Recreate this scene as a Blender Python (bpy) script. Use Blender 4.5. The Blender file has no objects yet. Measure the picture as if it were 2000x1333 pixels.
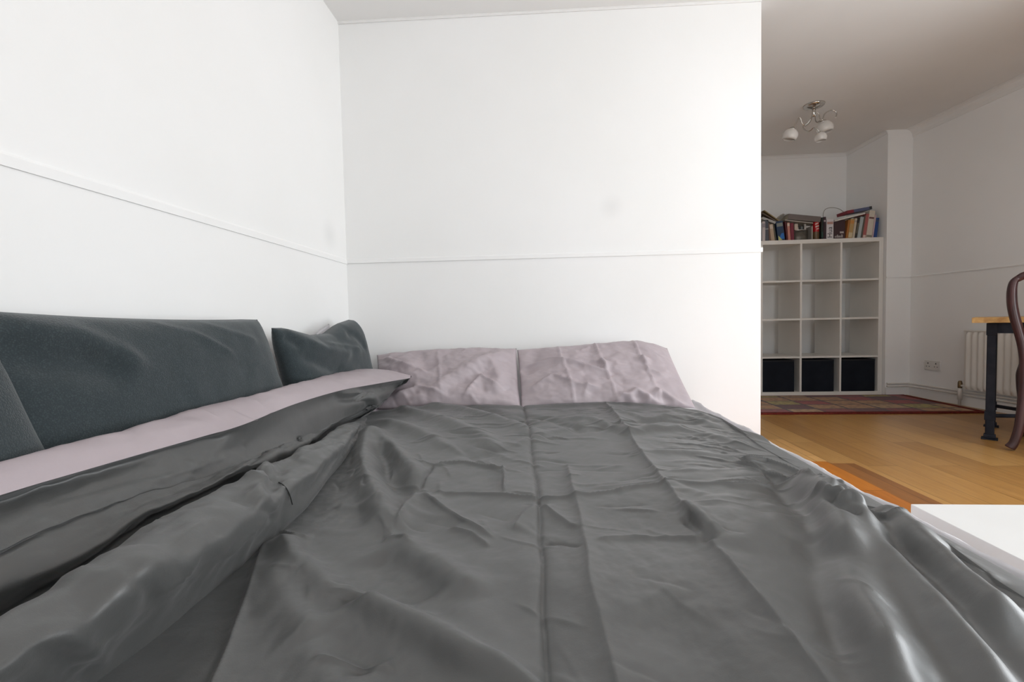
import bpy, bmesh, math, random
import numpy as np
from mathutils import Vector, Matrix

scn = bpy.context.scene
col = scn.collection
PI = math.pi

# ------------------------------------------------------------------ camera
FPX, VX, VY, ROLL, EYE = 900.0, 1062.0, 627.0, 0.021, 0.73
_Y = np.array([VX - 1000, 666.5 - VY, FPX]); _Y /= np.linalg.norm(_Y)
_Z = np.array([-math.sin(ROLL), math.cos(ROLL), 0.0]); _Z[2] = -(_Z[0]*_Y[0] + _Z[1]*_Y[1]) / _Y[2]; _Z /= np.linalg.norm(_Z)
_X = np.cross(_Y, _Z)
if _X[0] < 0: _X = -_X
MW = np.array([_X, _Y, _Z])                    # rows: world axes in (right, up, forward)
cam_d = bpy.data.cameras.new('camera'); cam = bpy.data.objects.new('camera', cam_d); col.objects.link(cam)
cam_d.sensor_fit = 'HORIZONTAL'; cam_d.sensor_width = 36; cam_d.lens = 36 * FPX / 2000
cam_d.clip_start = 0.02
R_, U_, F_ = MW @ np.array([1, 0, 0]), MW @ np.array([0, 1, 0]), MW @ np.array([0, 0, 1])
cam.matrix_world = Matrix(((R_[0], U_[0], -F_[0], 0), (R_[1], U_[1], -F_[1], 0), (R_[2], U_[2], -F_[2], EYE), (0, 0, 0, 1)))
scn.camera = cam

# ------------------------------------------------------------------ light, exposure
w = bpy.data.worlds.new('world'); scn.world = w; w.use_nodes = True
bg = w.node_tree.nodes['Background']; bg.inputs[0].default_value = (0.80, 0.90, 1.0, 1); bg.inputs[1].default_value = 1.0
scn.view_settings.view_transform = 'Standard'; scn.view_settings.look = 'None'
scn.view_settings.gamma = 1; scn.view_settings.use_curve_mapping = False
scn.view_settings.exposure = 0.0
scn.cycles.use_denoising = True
scn.cycles.diffuse_bounces = 8; scn.cycles.max_bounces = 12
REAR = -0.62
WIN = (0.50, 1.85, 0.30, 2.00)                 # unseen rear window serving as fill for the left wall: x0, x1, z0, z1
WIR = (0.15, 1.80, 0.10, 1.95)                # glazed door in the unseen right wall jog: y0, y1, z0, z1
RX = 2.85                                      # inner face of an unseen jog, added to shade the far room
def daylight(name, loc, rot, sx, sy, energy):
    ld = bpy.data.lights.new(name, 'AREA'); lo = bpy.data.objects.new(name, ld); col.objects.link(lo)
    ld.shape = 'RECTANGLE'; ld.size = sx; ld.size_y = sy; ld.energy = energy; ld.color = (0.94, 0.975, 1.0)
    lo.location = loc; lo.rotation_euler = rot; return lo
daylight('fill_rear', ((WIN[0] + WIN[1]) / 2, REAR - .13, (WIN[2] + WIN[3]) / 2), (PI / 2, 0, 0), WIN[1] - WIN[0] - .1, WIN[3] - WIN[2] - .1, 21)  # weaker lamp in the unseen rear window, fill for the left wall
daylight('daylight_right', (RX + .30, (WIR[0] + WIR[1]) / 2, (WIR[2] + WIR[3]) / 2), (PI / 2, 0, PI / 2), WIR[1] - WIR[0] - .1, WIR[3] - WIR[2] - .1, 67)

# ------------------------------------------------------------------ pixel -> place helpers (2000 x 1333)
def ray(px, py): return MW @ np.array([px - 1000, 666.5 - py, FPX])
O_ = np.array([0, 0, EYE])
def atz(px, py, z): r = ray(px, py); return O_ + r * ((z - EYE) / r[2])
def aty(px, py, y): r = ray(px, py); return O_ + r * (y / r[1])
def atx(px, py, x): r = ray(px, py); return O_ + r * (x / r[0])

# ------------------------------------------------------------------ object helpers
def tag(o, label=None, cat=None, group=None, kind=None):
    if label: o['label'] = label
    if cat: o['category'] = cat
    if group: o['group'] = group
    if kind: o['kind'] = kind
    return o
def empty(name, loc=(0, 0, 0), rz=0, label=None, cat=None, group=None):
    o = bpy.data.objects.new(name, None); col.objects.link(o); o.location = loc; o.rotation_euler = (0, 0, rz)
    o.empty_display_size = .05
    return tag(o, label, cat, group)
def link(name, me, m, parent=None, smooth=False):
    o = bpy.data.objects.new(name, me); col.objects.link(o)
    for mm in (m if isinstance(m, (list, tuple)) else [m]): me.materials.append(mm)
    if parent is not None: o.parent = parent
    if smooth: me.polygons.foreach_set('use_smooth', [True] * len(me.polygons))
    return o
def from_bm(name, bm, m, parent=None, smooth=False):
    me = bpy.data.meshes.new(name); bm.normal_update(); bm.to_mesh(me); bm.free()
    return link(name, me, m, parent, smooth)
def box(bm, x0, x1, y0, y1, z0, z1, bev=0.0, mat=None):
    b2 = bmesh.new(); bmesh.ops.create_cube(b2, size=1)
    for v in b2.verts: v.co = Vector((x0 + (v.co.x + .5) * (x1 - x0), y0 + (v.co.y + .5) * (y1 - y0), z0 + (v.co.z + .5) * (z1 - z0)))
    if bev > 0: bmesh.ops.bevel(b2, geom=b2.edges[:], offset=bev, segments=2, profile=.6, affect='EDGES')
    if mat is not None: b2.transform(mat)
    merge(bm, b2)
def merge(bm, b2):
    me = bpy.data.meshes.new('t'); b2.to_mesh(me); b2.free(); bm.from_mesh(me); bpy.data.meshes.remove(me)
def B(*a, **k):
    bm = bmesh.new(); box(bm, *a, **k); return bm
def crv(pts, n):
    """Catmull-Rom through pts, n samples"""
    P = np.array(pts, float); k = len(P)
    if k == 2: return np.array([P[0] + (P[1] - P[0]) * t for t in np.linspace(0, 1, n)])
    Q = np.vstack([2 * P[0] - P[1], P, 2 * P[-1] - P[-2]])
    out = []
    for t in np.linspace(0, k - 1, n):
        i = min(int(t), k - 2); f = t - i; a, b, c, d = Q[i:i + 4]
        out.append(.5 * ((2 * b) + (c - a) * f + (2 * a - 5 * b + 4 * c - d) * f * f + (3 * b - a - 3 * c + d) * f ** 3))
    return np.array(out)
def tube(bm, pts, r, seg=10, n=None, sx=1.0, sy=1.0, ref=(0, 0, 1)):
    """a swept tube; r a number or one radius per control point; sx, sy flatten the section"""
    k = len(pts)
    rr = np.array([r] * k if np.isscalar(r) else r, float)
    if n:
        P = crv(pts, n); rr = np.interp(np.linspace(0, k - 1, n), np.arange(k), rr)
    else: P = np.array(pts, float)
    ring = []; N = len(P); a = None
    for i in range(N):
        t = P[min(i + 1, N - 1)] - P[max(i - 1, 0)]; t /= (np.linalg.norm(t) + 1e-12)
        if a is None:
            a = np.array(ref, float)
            if abs(np.dot(a, t)) > .95: a = np.array([1., 0, 0]) if abs(t[0]) < .9 else np.array([0, 1., 0])
        a = a - t * np.dot(a, t); a /= np.linalg.norm(a); b = np.cross(t, a)
        ring.append([bm.verts.new(P[i] + rr[i] * (sx * math.cos(q) * a + sy * math.sin(q) * b)) for q in np.linspace(0, 2 * PI, seg, endpoint=False)])
    for i in range(N - 1):
        for j in range(seg):
            bm.faces.new((ring[i][j], ring[i][(j + 1) % seg], ring[i + 1][(j + 1) % seg], ring[i + 1][j]))
    bm.faces.new(ring[0][::-1]); bm.faces.new(ring[-1])
def lathe(bm, prof, seg=24, mat=None, cap=True):
    rings = []
    for r, z in prof:
        rings.append([bm.verts.new(Vector((r * math.cos(q), r * math.sin(q), z))) for q in np.linspace(0, 2 * PI, seg, endpoint=False)])
    for i in range(len(prof) - 1):
        for j in range(seg): bm.faces.new((rings[i][j], rings[i][(j + 1) % seg], rings[i + 1][(j + 1) % seg], rings[i + 1][j]))
    if cap:
        bm.faces.new(rings[0][::-1]); bm.faces.new(rings[-1])
    if mat is not None:
        for rg in rings:
            for v in rg: v.co = mat @ v.co
def grid_mesh(name, V, closed_u=False):
    """V: (n, m, 3) array -> mesh"""
    n, m = V.shape[:2]
    me = bpy.data.meshes.new(name)
    idx = np.arange(n * m).reshape(n, m)
    a, b, c, d = idx[:-1, :-1], idx[:-1, 1:], idx[1:, 1:], idx[1:, :-1]
    F = np.stack([a, b, c, d], -1).reshape(-1, 4)
    me.from_pydata(V.reshape(-1, 3).tolist(), [], F.tolist()); me.update()
    return me

# numpy gradient noise
_rng = np.random.RandomState(7); _perm = _rng.permutation(512); _gr = _rng.randn(512, 2); _gr /= np.linalg.norm(_gr, axis=1)[:, None]
def noise2(x, y):
    xi = np.floor(x).astype(int); yi = np.floor(y).astype(int); xf = x - xi; yf = y - yi
    def g(i, j):
        h = _perm[(_perm[(xi + i) % 512] + yi + j) % 512]; return _gr[h, 0] * (xf - i) + _gr[h, 1] * (yf - j)
    u = xf ** 3 * (xf * (xf * 6 - 15) + 10); v = yf ** 3 * (yf * (yf * 6 - 15) + 10)
    return (g(0, 0) * (1 - u) + g(1, 0) * u) * (1 - v) + (g(0, 1) * (1 - u) + g(1, 1) * u) * v
def fbm(x, y, o=4):
    s = 0; a = 1
    for k in range(o): s = s + a * noise2(x * 2 ** k + 17.3 * k, y * 2 ** k - 9.1 * k); a *= .5
    return s
def seg_dist(X, Y, pts):
    """distance, signed distance and 0..1 position along a polyline, for arrays X, Y"""
    P = np.array(pts, float); L = np.linalg.norm(np.diff(P, axis=0), axis=1); C = np.concatenate([[0], np.cumsum(L)]); T = C[-1]
    best = np.full(X.shape, 1e9); sg = np.zeros(X.shape); pos = np.zeros(X.shape)
    for i in range(len(P) - 1):
        d = P[i + 1] - P[i]; l2 = (d * d).sum() + 1e-12
        t = np.clip(((X - P[i, 0]) * d[0] + (Y - P[i, 1]) * d[1]) / l2, 0, 1)
        dx = X - (P[i, 0] + t * d[0]); dy = Y - (P[i, 1] + t * d[1]); dd = np.hypot(dx, dy)
        m = dd < best
        best[m] = dd[m]; pos[m] = ((C[i] + t * L[i]) / T)[m]; sg[m] = np.sign(d[0] * dy - d[1] * dx)[m]
    return best, sg, pos

# ------------------------------------------------------------------ materials
def mat(name, color=(.8, .8, .8), rough=.5, metal=0., spec=.5, sheen=0., coat=0.):
    m = bpy.data.materials.new(name); m.use_nodes = True; p = m.node_tree.nodes['Principled BSDF']
    p.inputs['Base Color'].default_value = (*color, 1); p.inputs['Roughness'].default_value = rough
    p.inputs['Metallic'].default_value = metal; p.inputs['Specular IOR Level'].default_value = spec
    p.inputs['Sheen Weight'].default_value = sheen; p.inputs['Coat Weight'].default_value = coat
    return m
def nd(m, t, **k):
    n = m.node_tree.nodes.new(t)
    for a, b in k.items():
        if hasattr(n, a): setattr(n, a, b)
        else: n.inputs[a].default_value = b
    return n
def ln(m, a, b): m.node_tree.links.new(a, b)
def pb(m): return m.node_tree.nodes['Principled BSDF']
def vary(m, c1, c2, scale=8, detail=4, stretch=(1, 1, 1), bump=0., bscale=None, lo=.35, hi=.65):
    """noise-mixed base colour and an optional fine bump, in object coordinates"""
    tc = nd(m, 'ShaderNodeTexCoord'); mp = nd(m, 'ShaderNodeMapping'); mp.inputs['Scale'].default_value = stretch
    ln(m, tc.outputs['Object'], mp.inputs['Vector'])
    nz = nd(m, 'ShaderNodeTexNoise', Scale=scale, Detail=detail); ln(m, mp.outputs[0], nz.inputs['Vector'])
    cr = nd(m, 'ShaderNodeValToRGB'); cr.color_ramp.elements[0].position = lo; cr.color_ramp.elements[1].position = hi
    cr.color_ramp.elements[0].color = (*c1, 1); cr.color_ramp.elements[1].color = (*c2, 1)
    ln(m, nz.outputs['Fac'], cr.inputs['Fac']); ln(m, cr.outputs['Color'], pb(m).inputs['Base Color'])
    if bump:
        n2 = nd(m, 'ShaderNodeTexNoise', Scale=bscale or scale * 6, Detail=3); ln(m, mp.outputs[0], n2.inputs['Vector'])
        bp = nd(m, 'ShaderNodeBump', Strength=bump, Distance=.002); ln(m, n2.outputs['Fac'], bp.inputs['Height']); ln(m, bp.outputs[0], pb(m).inputs['Normal'])
    return m
M = {}
M['wall'] = vary(mat('wall_paint', rough=.75, spec=.3), (.83, .83, .82), (.86, .86, .855), 1.2, 3, bump=.12, bscale=60)
def grey_spots(m, spots):
    """soft grey spots at fixed places on the wall"""
    src = pb(m).inputs['Base Color'].links[0].from_socket; tc = nd(m, 'ShaderNodeTexCoord'); cur = src
    for p, r, k in spots:
        d = nd(m, 'ShaderNodeVectorMath', operation='DISTANCE'); d.inputs[1].default_value = p; ln(m, tc.outputs['Object'], d.inputs[0])
        mr = nd(m, 'ShaderNodeMapRange', interpolation_type='SMOOTHSTEP'); mr.inputs['From Min'].default_value = 0; mr.inputs['From Max'].default_value = r; mr.inputs['To Min'].default_value = k; mr.inputs['To Max'].default_value = 0
        ln(m, d.outputs['Value'], mr.inputs['Value'])
        mx = nd(m, 'ShaderNodeMixRGB', blend_type='MIX'); mx.inputs['Color2'].default_value = (.45, .45, .45, 1); ln(m, mr.outputs[0], mx.inputs['Fac']); ln(m, cur, mx.inputs['Color1']); cur = mx.outputs[0]
    ln(m, cur, pb(m).inputs['Base Color'])
_q = aty(1195, 403, 2.445); _p = atx(645, 458, -1.049)
grey_spots(M['wall'], [(tuple(_q), .085, .16), (tuple(_p), .10, .16)])
M['ceil'] = vary(mat('ceiling_paint', rough=.9, spec=.2), (.78, .775, .765), (.81, .805, .795), 1.5, 3, bump=.1, bscale=80)
M['trim'] = mat('trim_gloss', (.80, .80, .79), .45)
M['white'] = vary(mat('white_lacquer', rough=.35), (.78, .78, .77), (.81, .81, .80), 3)
M['shelf'] = vary(mat('shelf_white', rough=.4), (.72, .70, .66), (.76, .74, .70), 3)
def wood_floor(name, pal, rough=.32, wid=.14, length=1.15, seed=0.):
    m = mat(name, rough=rough, spec=.45); tc = nd(m, 'ShaderNodeTexCoord'); mp = nd(m, 'ShaderNodeMapping')
    mp.inputs['Rotation'].default_value = (0, 0, PI / 2); mp.inputs['Location'].default_value = (seed, seed * .37, 0)
    ln(m, tc.outputs['Object'], mp.inputs['Vector'])
    br = nd(m, 'ShaderNodeTexBrick', offset=.37, offset_frequency=2)
    br.inputs['Scale'].default_value = 1; br.inputs['Brick Width'].default_value = length; br.inputs['Row Height'].default_value = wid
    br.inputs['Mortar Size'].default_value = .0012; br.inputs['Mortar Smooth'].default_value = 0; br.inputs['Bias'].default_value = 0
    br.inputs['Color1'].default_value = (0, 0, 0, 1); br.inputs['Color2'].default_value = (1, 1, 1, 1); br.inputs['Mortar'].default_value = (.3, .3, .3, 1)
    ln(m, mp.outputs[0], br.inputs['Vector'])
    m2 = nd(m, 'ShaderNodeMapping'); m2.inputs['Scale'].default_value = (14, 1.1, 1); ln(m, tc.outputs['Object'], m2.inputs['Vector'])
    nz = nd(m, 'ShaderNodeTexNoise', Scale=3., Detail=8, Roughness=.65, Distortion=.6); ln(m, m2.outputs[0], nz.inputs['Vector'])
    mx = nd(m, 'ShaderNodeMath', operation='MULTIPLY'); mx.inputs[1].default_value = .5; ln(m, br.outputs['Color'], mx.inputs[0])
    ad = nd(m, 'ShaderNodeMath', operation='MULTIPLY_ADD'); ad.inputs[1].default_value = .75; ln(m, nz.outputs['Fac'], ad.inputs[0]); ln(m, mx.outputs[0], ad.inputs[2])
    cr = nd(m, 'ShaderNodeValToRGB'); e = cr.color_ramp.elements; e[0].position = .2; e[1].position = .85
    e[0].color = (*pal[0], 1); e[1].color = (*pal[2], 1); k = e.new(.52); k.color = (*pal[1], 1)
    ln(m, ad.outputs[0], cr.inputs['Fac'])
    mm = nd(m, 'ShaderNodeMixRGB', blend_type='MIX'); mm.inputs['Color2'].default_value = (*[c * .45 for c in pal[0]], 1)
    ln(m, br.outputs['Fac'], mm.inputs['Fac']); ln(m, cr.outputs['Color'], mm.inputs['Color1']); ln(m, mm.outputs[0], pb(m).inputs['Base Color'])
    bp = nd(m, 'ShaderNodeBump', Strength=.15, Distance=.002); ln(m, nz.outputs['Fac'], bp.inputs['Height']); ln(m, bp.outputs[0], pb(m).inputs['Normal'])
    return m
M['oak'] = wood_floor('oak_planks', ((.27, .125, .030), (.38, .19, .052), (.48, .26, .080)))
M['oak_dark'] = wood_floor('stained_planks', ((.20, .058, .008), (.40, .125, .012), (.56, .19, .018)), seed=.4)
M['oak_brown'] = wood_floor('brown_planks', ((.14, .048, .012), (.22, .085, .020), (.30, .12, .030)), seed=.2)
M['oak_glare'] = wood_floor('glare_planks', ((.44, .21, .06), (.58, .31, .10), (.66, .38, .14)), seed=.9)  # paler tones stand in for light reflected on the boards

def cloth(name, c1, c2, rough, sheen=0., weave=900, wb=.12, spec=.5, mott=6):
    m = mat(name, rough=rough, spec=spec, sheen=sheen); vary(m, c1, c2, mott, 3, lo=.3, hi=.7)
    tc = nd(m, 'ShaderNodeTexCoord'); nz = nd(m, 'ShaderNodeTexNoise', Scale=weave, Detail=2); ln(m, tc.outputs['Object'], nz.inputs['Vector'])
    n3 = nd(m, 'ShaderNodeTexNoise', Scale=38, Detail=5, Roughness=.6); ln(m, tc.outputs['Object'], n3.inputs['Vector'])
    bp = nd(m, 'ShaderNodeBump', Strength=wb, Distance=.0015); ln(m, nz.outputs['Fac'], bp.inputs['Height'])
    b2 = nd(m, 'ShaderNodeBump', Strength=.10, Distance=.006); ln(m, n3.outputs['Fac'], b2.inputs['Height']); ln(m, bp.outputs[0], b2.inputs['Normal'])
    ln(m, b2.outputs[0], pb(m).inputs['Normal'])
    return m
M['duvet'] = cloth('charcoal_sateen', (.046, .048, .047), (.054, .056, .055), .46, spec=1.0, sheen=.13)
M['mauve'] = cloth('mauve_cotton', (.385, .33, .352), (.43, .37, .393), .5)
M['sheet'] = cloth('pale_sheet', (.62, .61, .64), (.68, .67, .70), .5)
def weave_mat(name, c1, c2):
    m = mat(name, rough=.95, spec=.15, sheen=.25)
    tc = nd(m, 'ShaderNodeTexCoord'); v = nd(m, 'ShaderNodeTexVoronoi', Scale=330.); ln(m, tc.outputs['Object'], v.inputs['Vector'])
    nz = nd(m, 'ShaderNodeTexNoise', Scale=120, Detail=3); ln(m, tc.outputs['Object'], nz.inputs['Vector'])
    ad = nd(m, 'ShaderNodeMath', operation='ADD'); ln(m, v.outputs['Distance'], ad.inputs[0]); ln(m, nz.outputs['Fac'], ad.inputs[1])
    cr = nd(m, 'ShaderNodeValToRGB'); cr.color_ramp.elements[0].position = .5; cr.color_ramp.elements[1].position = 1.3
    cr.color_ramp.elements[0].color = (*c2, 1); cr.color_ramp.elements[1].color = (*c1, 1)
    ln(m, ad.outputs[0], cr.inputs['Fac']); ln(m, cr.outputs['Color'], pb(m).inputs['Base Color'])
    bp = nd(m, 'ShaderNodeBump', Strength=.5, Distance=.0015, invert=True); ln(m, v.outputs['Distance'], bp.inputs['Height']); ln(m, bp.outputs[0], pb(m).inputs['Normal'])
    return m
M['cushion'] = weave_mat('teal_grey_weave', (.032, .042, .046), (.053, .066, .070))
M['chrome'] = mat('chrome', (.62, .60, .57), .18, 1.0)
M['opal'] = mat('opal_glass', (.80, .78, .75), .25); pb(M['opal']).inputs['Transmission Weight'].default_value = .25
M['iron'] = vary(mat('black_iron', rough=.6, spec=.2), (.012, .014, .022), (.022, .024, .034), 20)
M['pine'] = mat('pine', rough=.45)
def pine(m, c1, c2, sc=(1, 12, 12), s=3.):
    tc = nd(m, 'ShaderNodeTexCoord'); mp = nd(m, 'ShaderNodeMapping'); mp.inputs['Scale'].default_value = sc; ln(m, tc.outputs['Object'], mp.inputs['Vector'])
    nz = nd(m, 'ShaderNodeTexNoise', Scale=s, Detail=6, Distortion=.8); ln(m, mp.outputs[0], nz.inputs['Vector'])
    cr = nd(m, 'ShaderNodeValToRGB'); cr.color_ramp.elements[0].position = .3; cr.color_ramp.elements[1].position = .6
    cr.color_ramp.elements[0].color = (*c1, 1); cr.color_ramp.elements[1].color = (*c2, 1)
    ln(m, nz.outputs['Fac'], cr.inputs['Fac']); ln(m, cr.outputs['Color'], pb(m).inputs['Base Color'])
pine(M['pine'], (.46, .24, .07), (.64, .39, .14), (10, 1, 10))
M['mahogany'] = mat('mahogany', rough=.35, coat=.15); pine(M['mahogany'], (.024, .008, .010), (.055, .017, .017), (9, 9, 1.2), 4.)
M['radiator'] = mat('radiator_enamel', (.74, .72, .68), .4)
M['socket'] = mat('socket_plastic', (.74, .73, .70), .4)
M['darkhole'] = mat('socket_slot', (.03, .03, .03), .6)
M['brass'] = mat('valve_brass', (.25, .18, .10), .4, .8)
M['box'] = cloth('navy_black_fabric', (.006, .008, .013), (.012, .015, .022), .9, weave=600, spec=.2)
M['boxrim'] = mat('box_binding', (.006, .007, .010), .8)
M['page'] = vary(mat('page_paper', rough=.9, spec=.1), (.55, .50, .40), (.66, .61, .51), 60, 2, (1, 1, 30))
M['thread'] = mat('dark_thread', (.012, .013, .013), .8)
_cc = {}
def cmat(c, rough=.5):
    k = (tuple(c), rough)
    if k not in _cc: _cc[k] = mat('cover_%02d' % len(_cc), c, rough)
    return _cc[k]

# ------------------------------------------------------------------ the room
ZC = 2.325
XL = atz(660, 43, ZC)[0]
ca = atz(660, 43, ZC); cb = atz(1487, -1, ZC)              # near wall: inner corner and free end
FARY = 4.85
FX0, FX1, FY = 3.018, 3.225, 4.30                            # boxed corner: left and right edge, depth
RW = [(FX1, FY), (3.30, 3.42), (3.42, 2.30), (3.42, 1.90)]   # right wall in plan
def struct(name, bm, m, smooth=False):
    o = from_bm(name, bm, m, None, smooth); o['kind'] = 'structure'; return o
# floor: pale oak boards, a darker stained area this side of the partition's end, and a strip painted paler for reflected light
bm = bmesh.new()
DX, DY = 1.505, 2.365
def quad(bm, x0, x1, y0, y1, z, mi=0):
    f = bm.faces.new([bm.verts.new((x0, y0, z)), bm.verts.new((x1, y0, z)), bm.verts.new((x1, y1, z)), bm.verts.new((x0, y1, z))]); f.material_index = mi
for q in [(-1.3, 1.30, REAR - .2, DY + .02, 1), (1.30, 1.395, REAR - .2, DY + .005, 1), (1.395, DX, REAR - .2, DY - .025, 3), (DX, 4.0, REAR - .2, FARY + .2, 0), (1.395, DX, DY - .025, FARY + .2, 0),
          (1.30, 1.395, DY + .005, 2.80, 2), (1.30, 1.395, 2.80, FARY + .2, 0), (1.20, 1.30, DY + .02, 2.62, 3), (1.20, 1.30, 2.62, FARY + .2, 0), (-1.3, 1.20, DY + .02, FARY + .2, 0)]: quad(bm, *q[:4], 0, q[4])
o = struct('floor', bm, [M['oak'], M['oak_dark'], M['oak_glare'], M['oak_brown']])
bm = B(-1.3, 4.0, REAR - .2, FARY + .2, ZC, ZC + .1); struct('ceiling', bm, M['ceil'])
bm = B(XL - .12, XL, REAR - .1, ca[1] + .3, 0, ZC + .05); struct('wall_left', bm, M['wall'])
def prism(poly, z0, z1):
    bm = bmesh.new(); lo_ = [bm.verts.new((x, y, z0)) for x, y in poly]; hi_ = [bm.verts.new((x, y, z1)) for x, y in poly]; n = len(poly)
    for i in range(n): bm.faces.new((lo_[i], lo_[(i + 1) % n], hi_[(i + 1) % n], hi_[i]))
    bm.faces.new(lo_[::-1]); bm.faces.new(hi_); return bm
struct('wall_back', prism([(ca[0] - .1, ca[1]), (cb[0], cb[1]), (cb[0] + .005, cb[1] + .10), (ca[0] - .1, ca[1] + .10)], 0, ZC + .05), M['wall'])
struct('wall_far', B(cb[0] - 1.2, FX0 + .3, FARY, FARY + .1, 0, ZC + .05), M['wall'])
struct('wall_far_left', B(cb[0] - 1.3, cb[0] - 1.2, cb[1] + .1, FARY + .1, 0, ZC + .05), M['wall'])
struct('wall_corner', B(FX0, FX1 + .02, FY, FARY + .1, 0, ZC + .05), M['wall'])
bm = prism(RW + [(x + .12, y) for x, y in RW[::-1]], 0, ZC + .05); zt_ = ZC + .05
box(bm, RX, 3.54, 1.82, 1.95, 0, zt_); box(bm, RX, RX + .29, WIR[1], 1.82, 0, zt_); box(bm, RX, RX + .29, REAR - .12, WIR[0], 0, zt_); box(bm, RX, RX + .29, WIR[0], WIR[1], 0, WIR[2]); box(bm, RX, RX + .29, WIR[0], WIR[1], WIR[3], zt_)  # added jog and deep door reveals, unseen, keeping daylight off the far room
struct('wall_right', bm, M['wall'])
bm = bmesh.new()
for y in (WIR[0], (WIR[0] + WIR[1]) / 2 - .025, WIR[1] - .05): box(bm, RX + .20, RX + .27, y, y + .05, WIR[2], WIR[3])
for z in (WIR[2], WIR[3] - .05):
    for y in (WIR[0] + .05, (WIR[0] + WIR[1]) / 2 + .025): box(bm, RX + .20, RX + .27, y, y + (WIR[1] - WIR[0]) / 2 - .075, z, z + .05)
struct('window_2', bm, M['trim'])
bm = bmesh.new()
box(bm, -1.3, WIN[0], REAR - .12, REAR, 0, ZC + .05); box(bm, WIN[1], 3.7, REAR - .12, REAR, 0, ZC + .05)
box(bm, WIN[0], WIN[1], REAR - .12, REAR, 0, WIN[2]); box(bm, WIN[0], WIN[1], REAR - .12, REAR, WIN[3], ZC + .05)
struct('wall_rear', bm, M['wall'])
bm = bmesh.new()
for x in (WIN[0], WIN[1] - .05): box(bm, x, x + .05, REAR - .11, REAR - .02, WIN[2], WIN[3])
for z in (WIN[2], WIN[3] - .05): box(bm, WIN[0] + .05, WIN[1] - .05, REAR - .11, REAR - .02, z, z + .05)
struct('window_rear_unseen', bm, M['trim'])  # frame of the unseen rear window that carries the fill
# dado mouldings
def rail(bm, p, q, out, z0, z1, d=.014):
    """a moulding along p->q (plan), standing d proud along out"""
    p = Vector((*p, 0)); q = Vector((*q, 0)); o_ = Vector((*out, 0)).normalized()
    prof = [(0, z0), (d, z0), (d, z1 - .006), (d * .4, z1), (0, z1)]
    A = [bm.verts.new(p + o_ * a + Vector((0, 0, z))) for a, z in prof]; C = [bm.verts.new(q + o_ * a + Vector((0, 0, z))) for a, z in prof]
    n = len(prof)
    for i in range(n): bm.faces.new((A[i], A[(i + 1) % n], C[(i + 1) % n], C[i]))
    bm.faces.new(A[::-1]); bm.faces.new(C)
    bmesh.ops.recalc_face_normals(bm, faces=bm.faces[:])
DZ = 1.060
bm = bmesh.new(); rail(bm, (XL, REAR), (XL, ca[1]), (1, 0), DZ - .004, DZ + .024, .005); struct('trim_1', bm, M['wall'])
bm = bmesh.new(); n_ = (cb[1] - ca[1], -(cb[0] - ca[0])); rail(bm, (ca[0], ca[1]), (cb[0] + .008, cb[1]), n_, DZ, DZ + .024, .005)
box(bm, cb[0], cb[0] + .008, cb[1] - .005, cb[1] + .10, DZ, DZ + .024); struct('trim_2', bm, M['wall'])
bm = bmesh.new(); rail(bm, (FX0, FY), (FX1, FY), (0, -1), 1.045, 1.057, .006); struct('trim_3', bm, M['trim'])
bm = bmesh.new()
for p, q in zip(RW[:-1], RW[1:]): rail(bm, p, q, (-1, -.1), 1.042, 1.055, .006)
struct('trim_4', bm, M['trim'])
# coving
def cove(name, p, q, out, h=.06, d=.045):
    p = Vector((*p, 0)); q = Vector((*q, 0)); o_ = Vector((*out, 0)).normalized()
    prof = [(0, ZC - h), (.006, ZC - h)] + [(d - (d - .006) * math.cos(a), ZC - h + .004 + (h - .008) * math.sin(a)) for a in np.linspace(0, PI / 2, 6)] + [(d, ZC), (0, ZC)]
    bm = bmesh.new(); A = [bm.verts.new(p + o_ * a + Vector((0, 0, z))) for a, z in prof]; C = [bm.verts.new(q + o_ * a + Vector((0, 0, z))) for a, z in prof]; n = len(prof)
    for i in range(n): bm.faces.new((A[i], A[(i + 1) % n], C[(i + 1) % n], C[i]))
    bm.faces.new(A[::-1]); bm.faces.new(C); bmesh.ops.recalc_face_normals(bm, faces=bm.faces[:])
    struct(name, bm, M['ceil'])
cove('trim_5', (cb[0], FARY), (FX0, FARY), (0, -1), .03, .02)
cove('trim_6', (FX0, FARY), (FX0, FY), (-1, 0), .03, .02)
cove('trim_7', RW[0], RW[1], (-1, -.1), .07, .06); cove('trim_8', RW[1], RW[2], (-1, -.1), .07, .06)
cove('trim_9', (ca[0], ca[1]), (cb[0], cb[1]), n_, .012, .008)
# skirting
bm = bmesh.new()
for p, q in zip(RW[:-1], RW[1:]): rail(bm, p, q, (-1, -.1), 0, .075, .014)
struct('baseboard_right', bm, M['trim'])
bm = bmesh.new(); rail(bm, (FX0, FY), (FX1, FY), (0, -1), 0, .075, .014); struct('baseboard_far', bm, M['trim'])

# ------------------------------------------------------------------ mattress
DUV = .325                                     # height of the flat duvet
MX0, MX1, MY0, MY1 = -1.0, .766, .10, 2.39
t = empty('mattress', (-.15, 1.2, 0), label='low double mattress under a pale sheet, pushed into the wall corner', cat='mattress')
bm = bmesh.new(); box(bm, MX0 + .01, MX1 - .012, MY0 + .01, MY1 - .01, .0, .285, .03); bm.transform(Matrix.Translation((.15, -1.2, 0))); from_bm('core', bm, M['sheet'], t, True)
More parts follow.
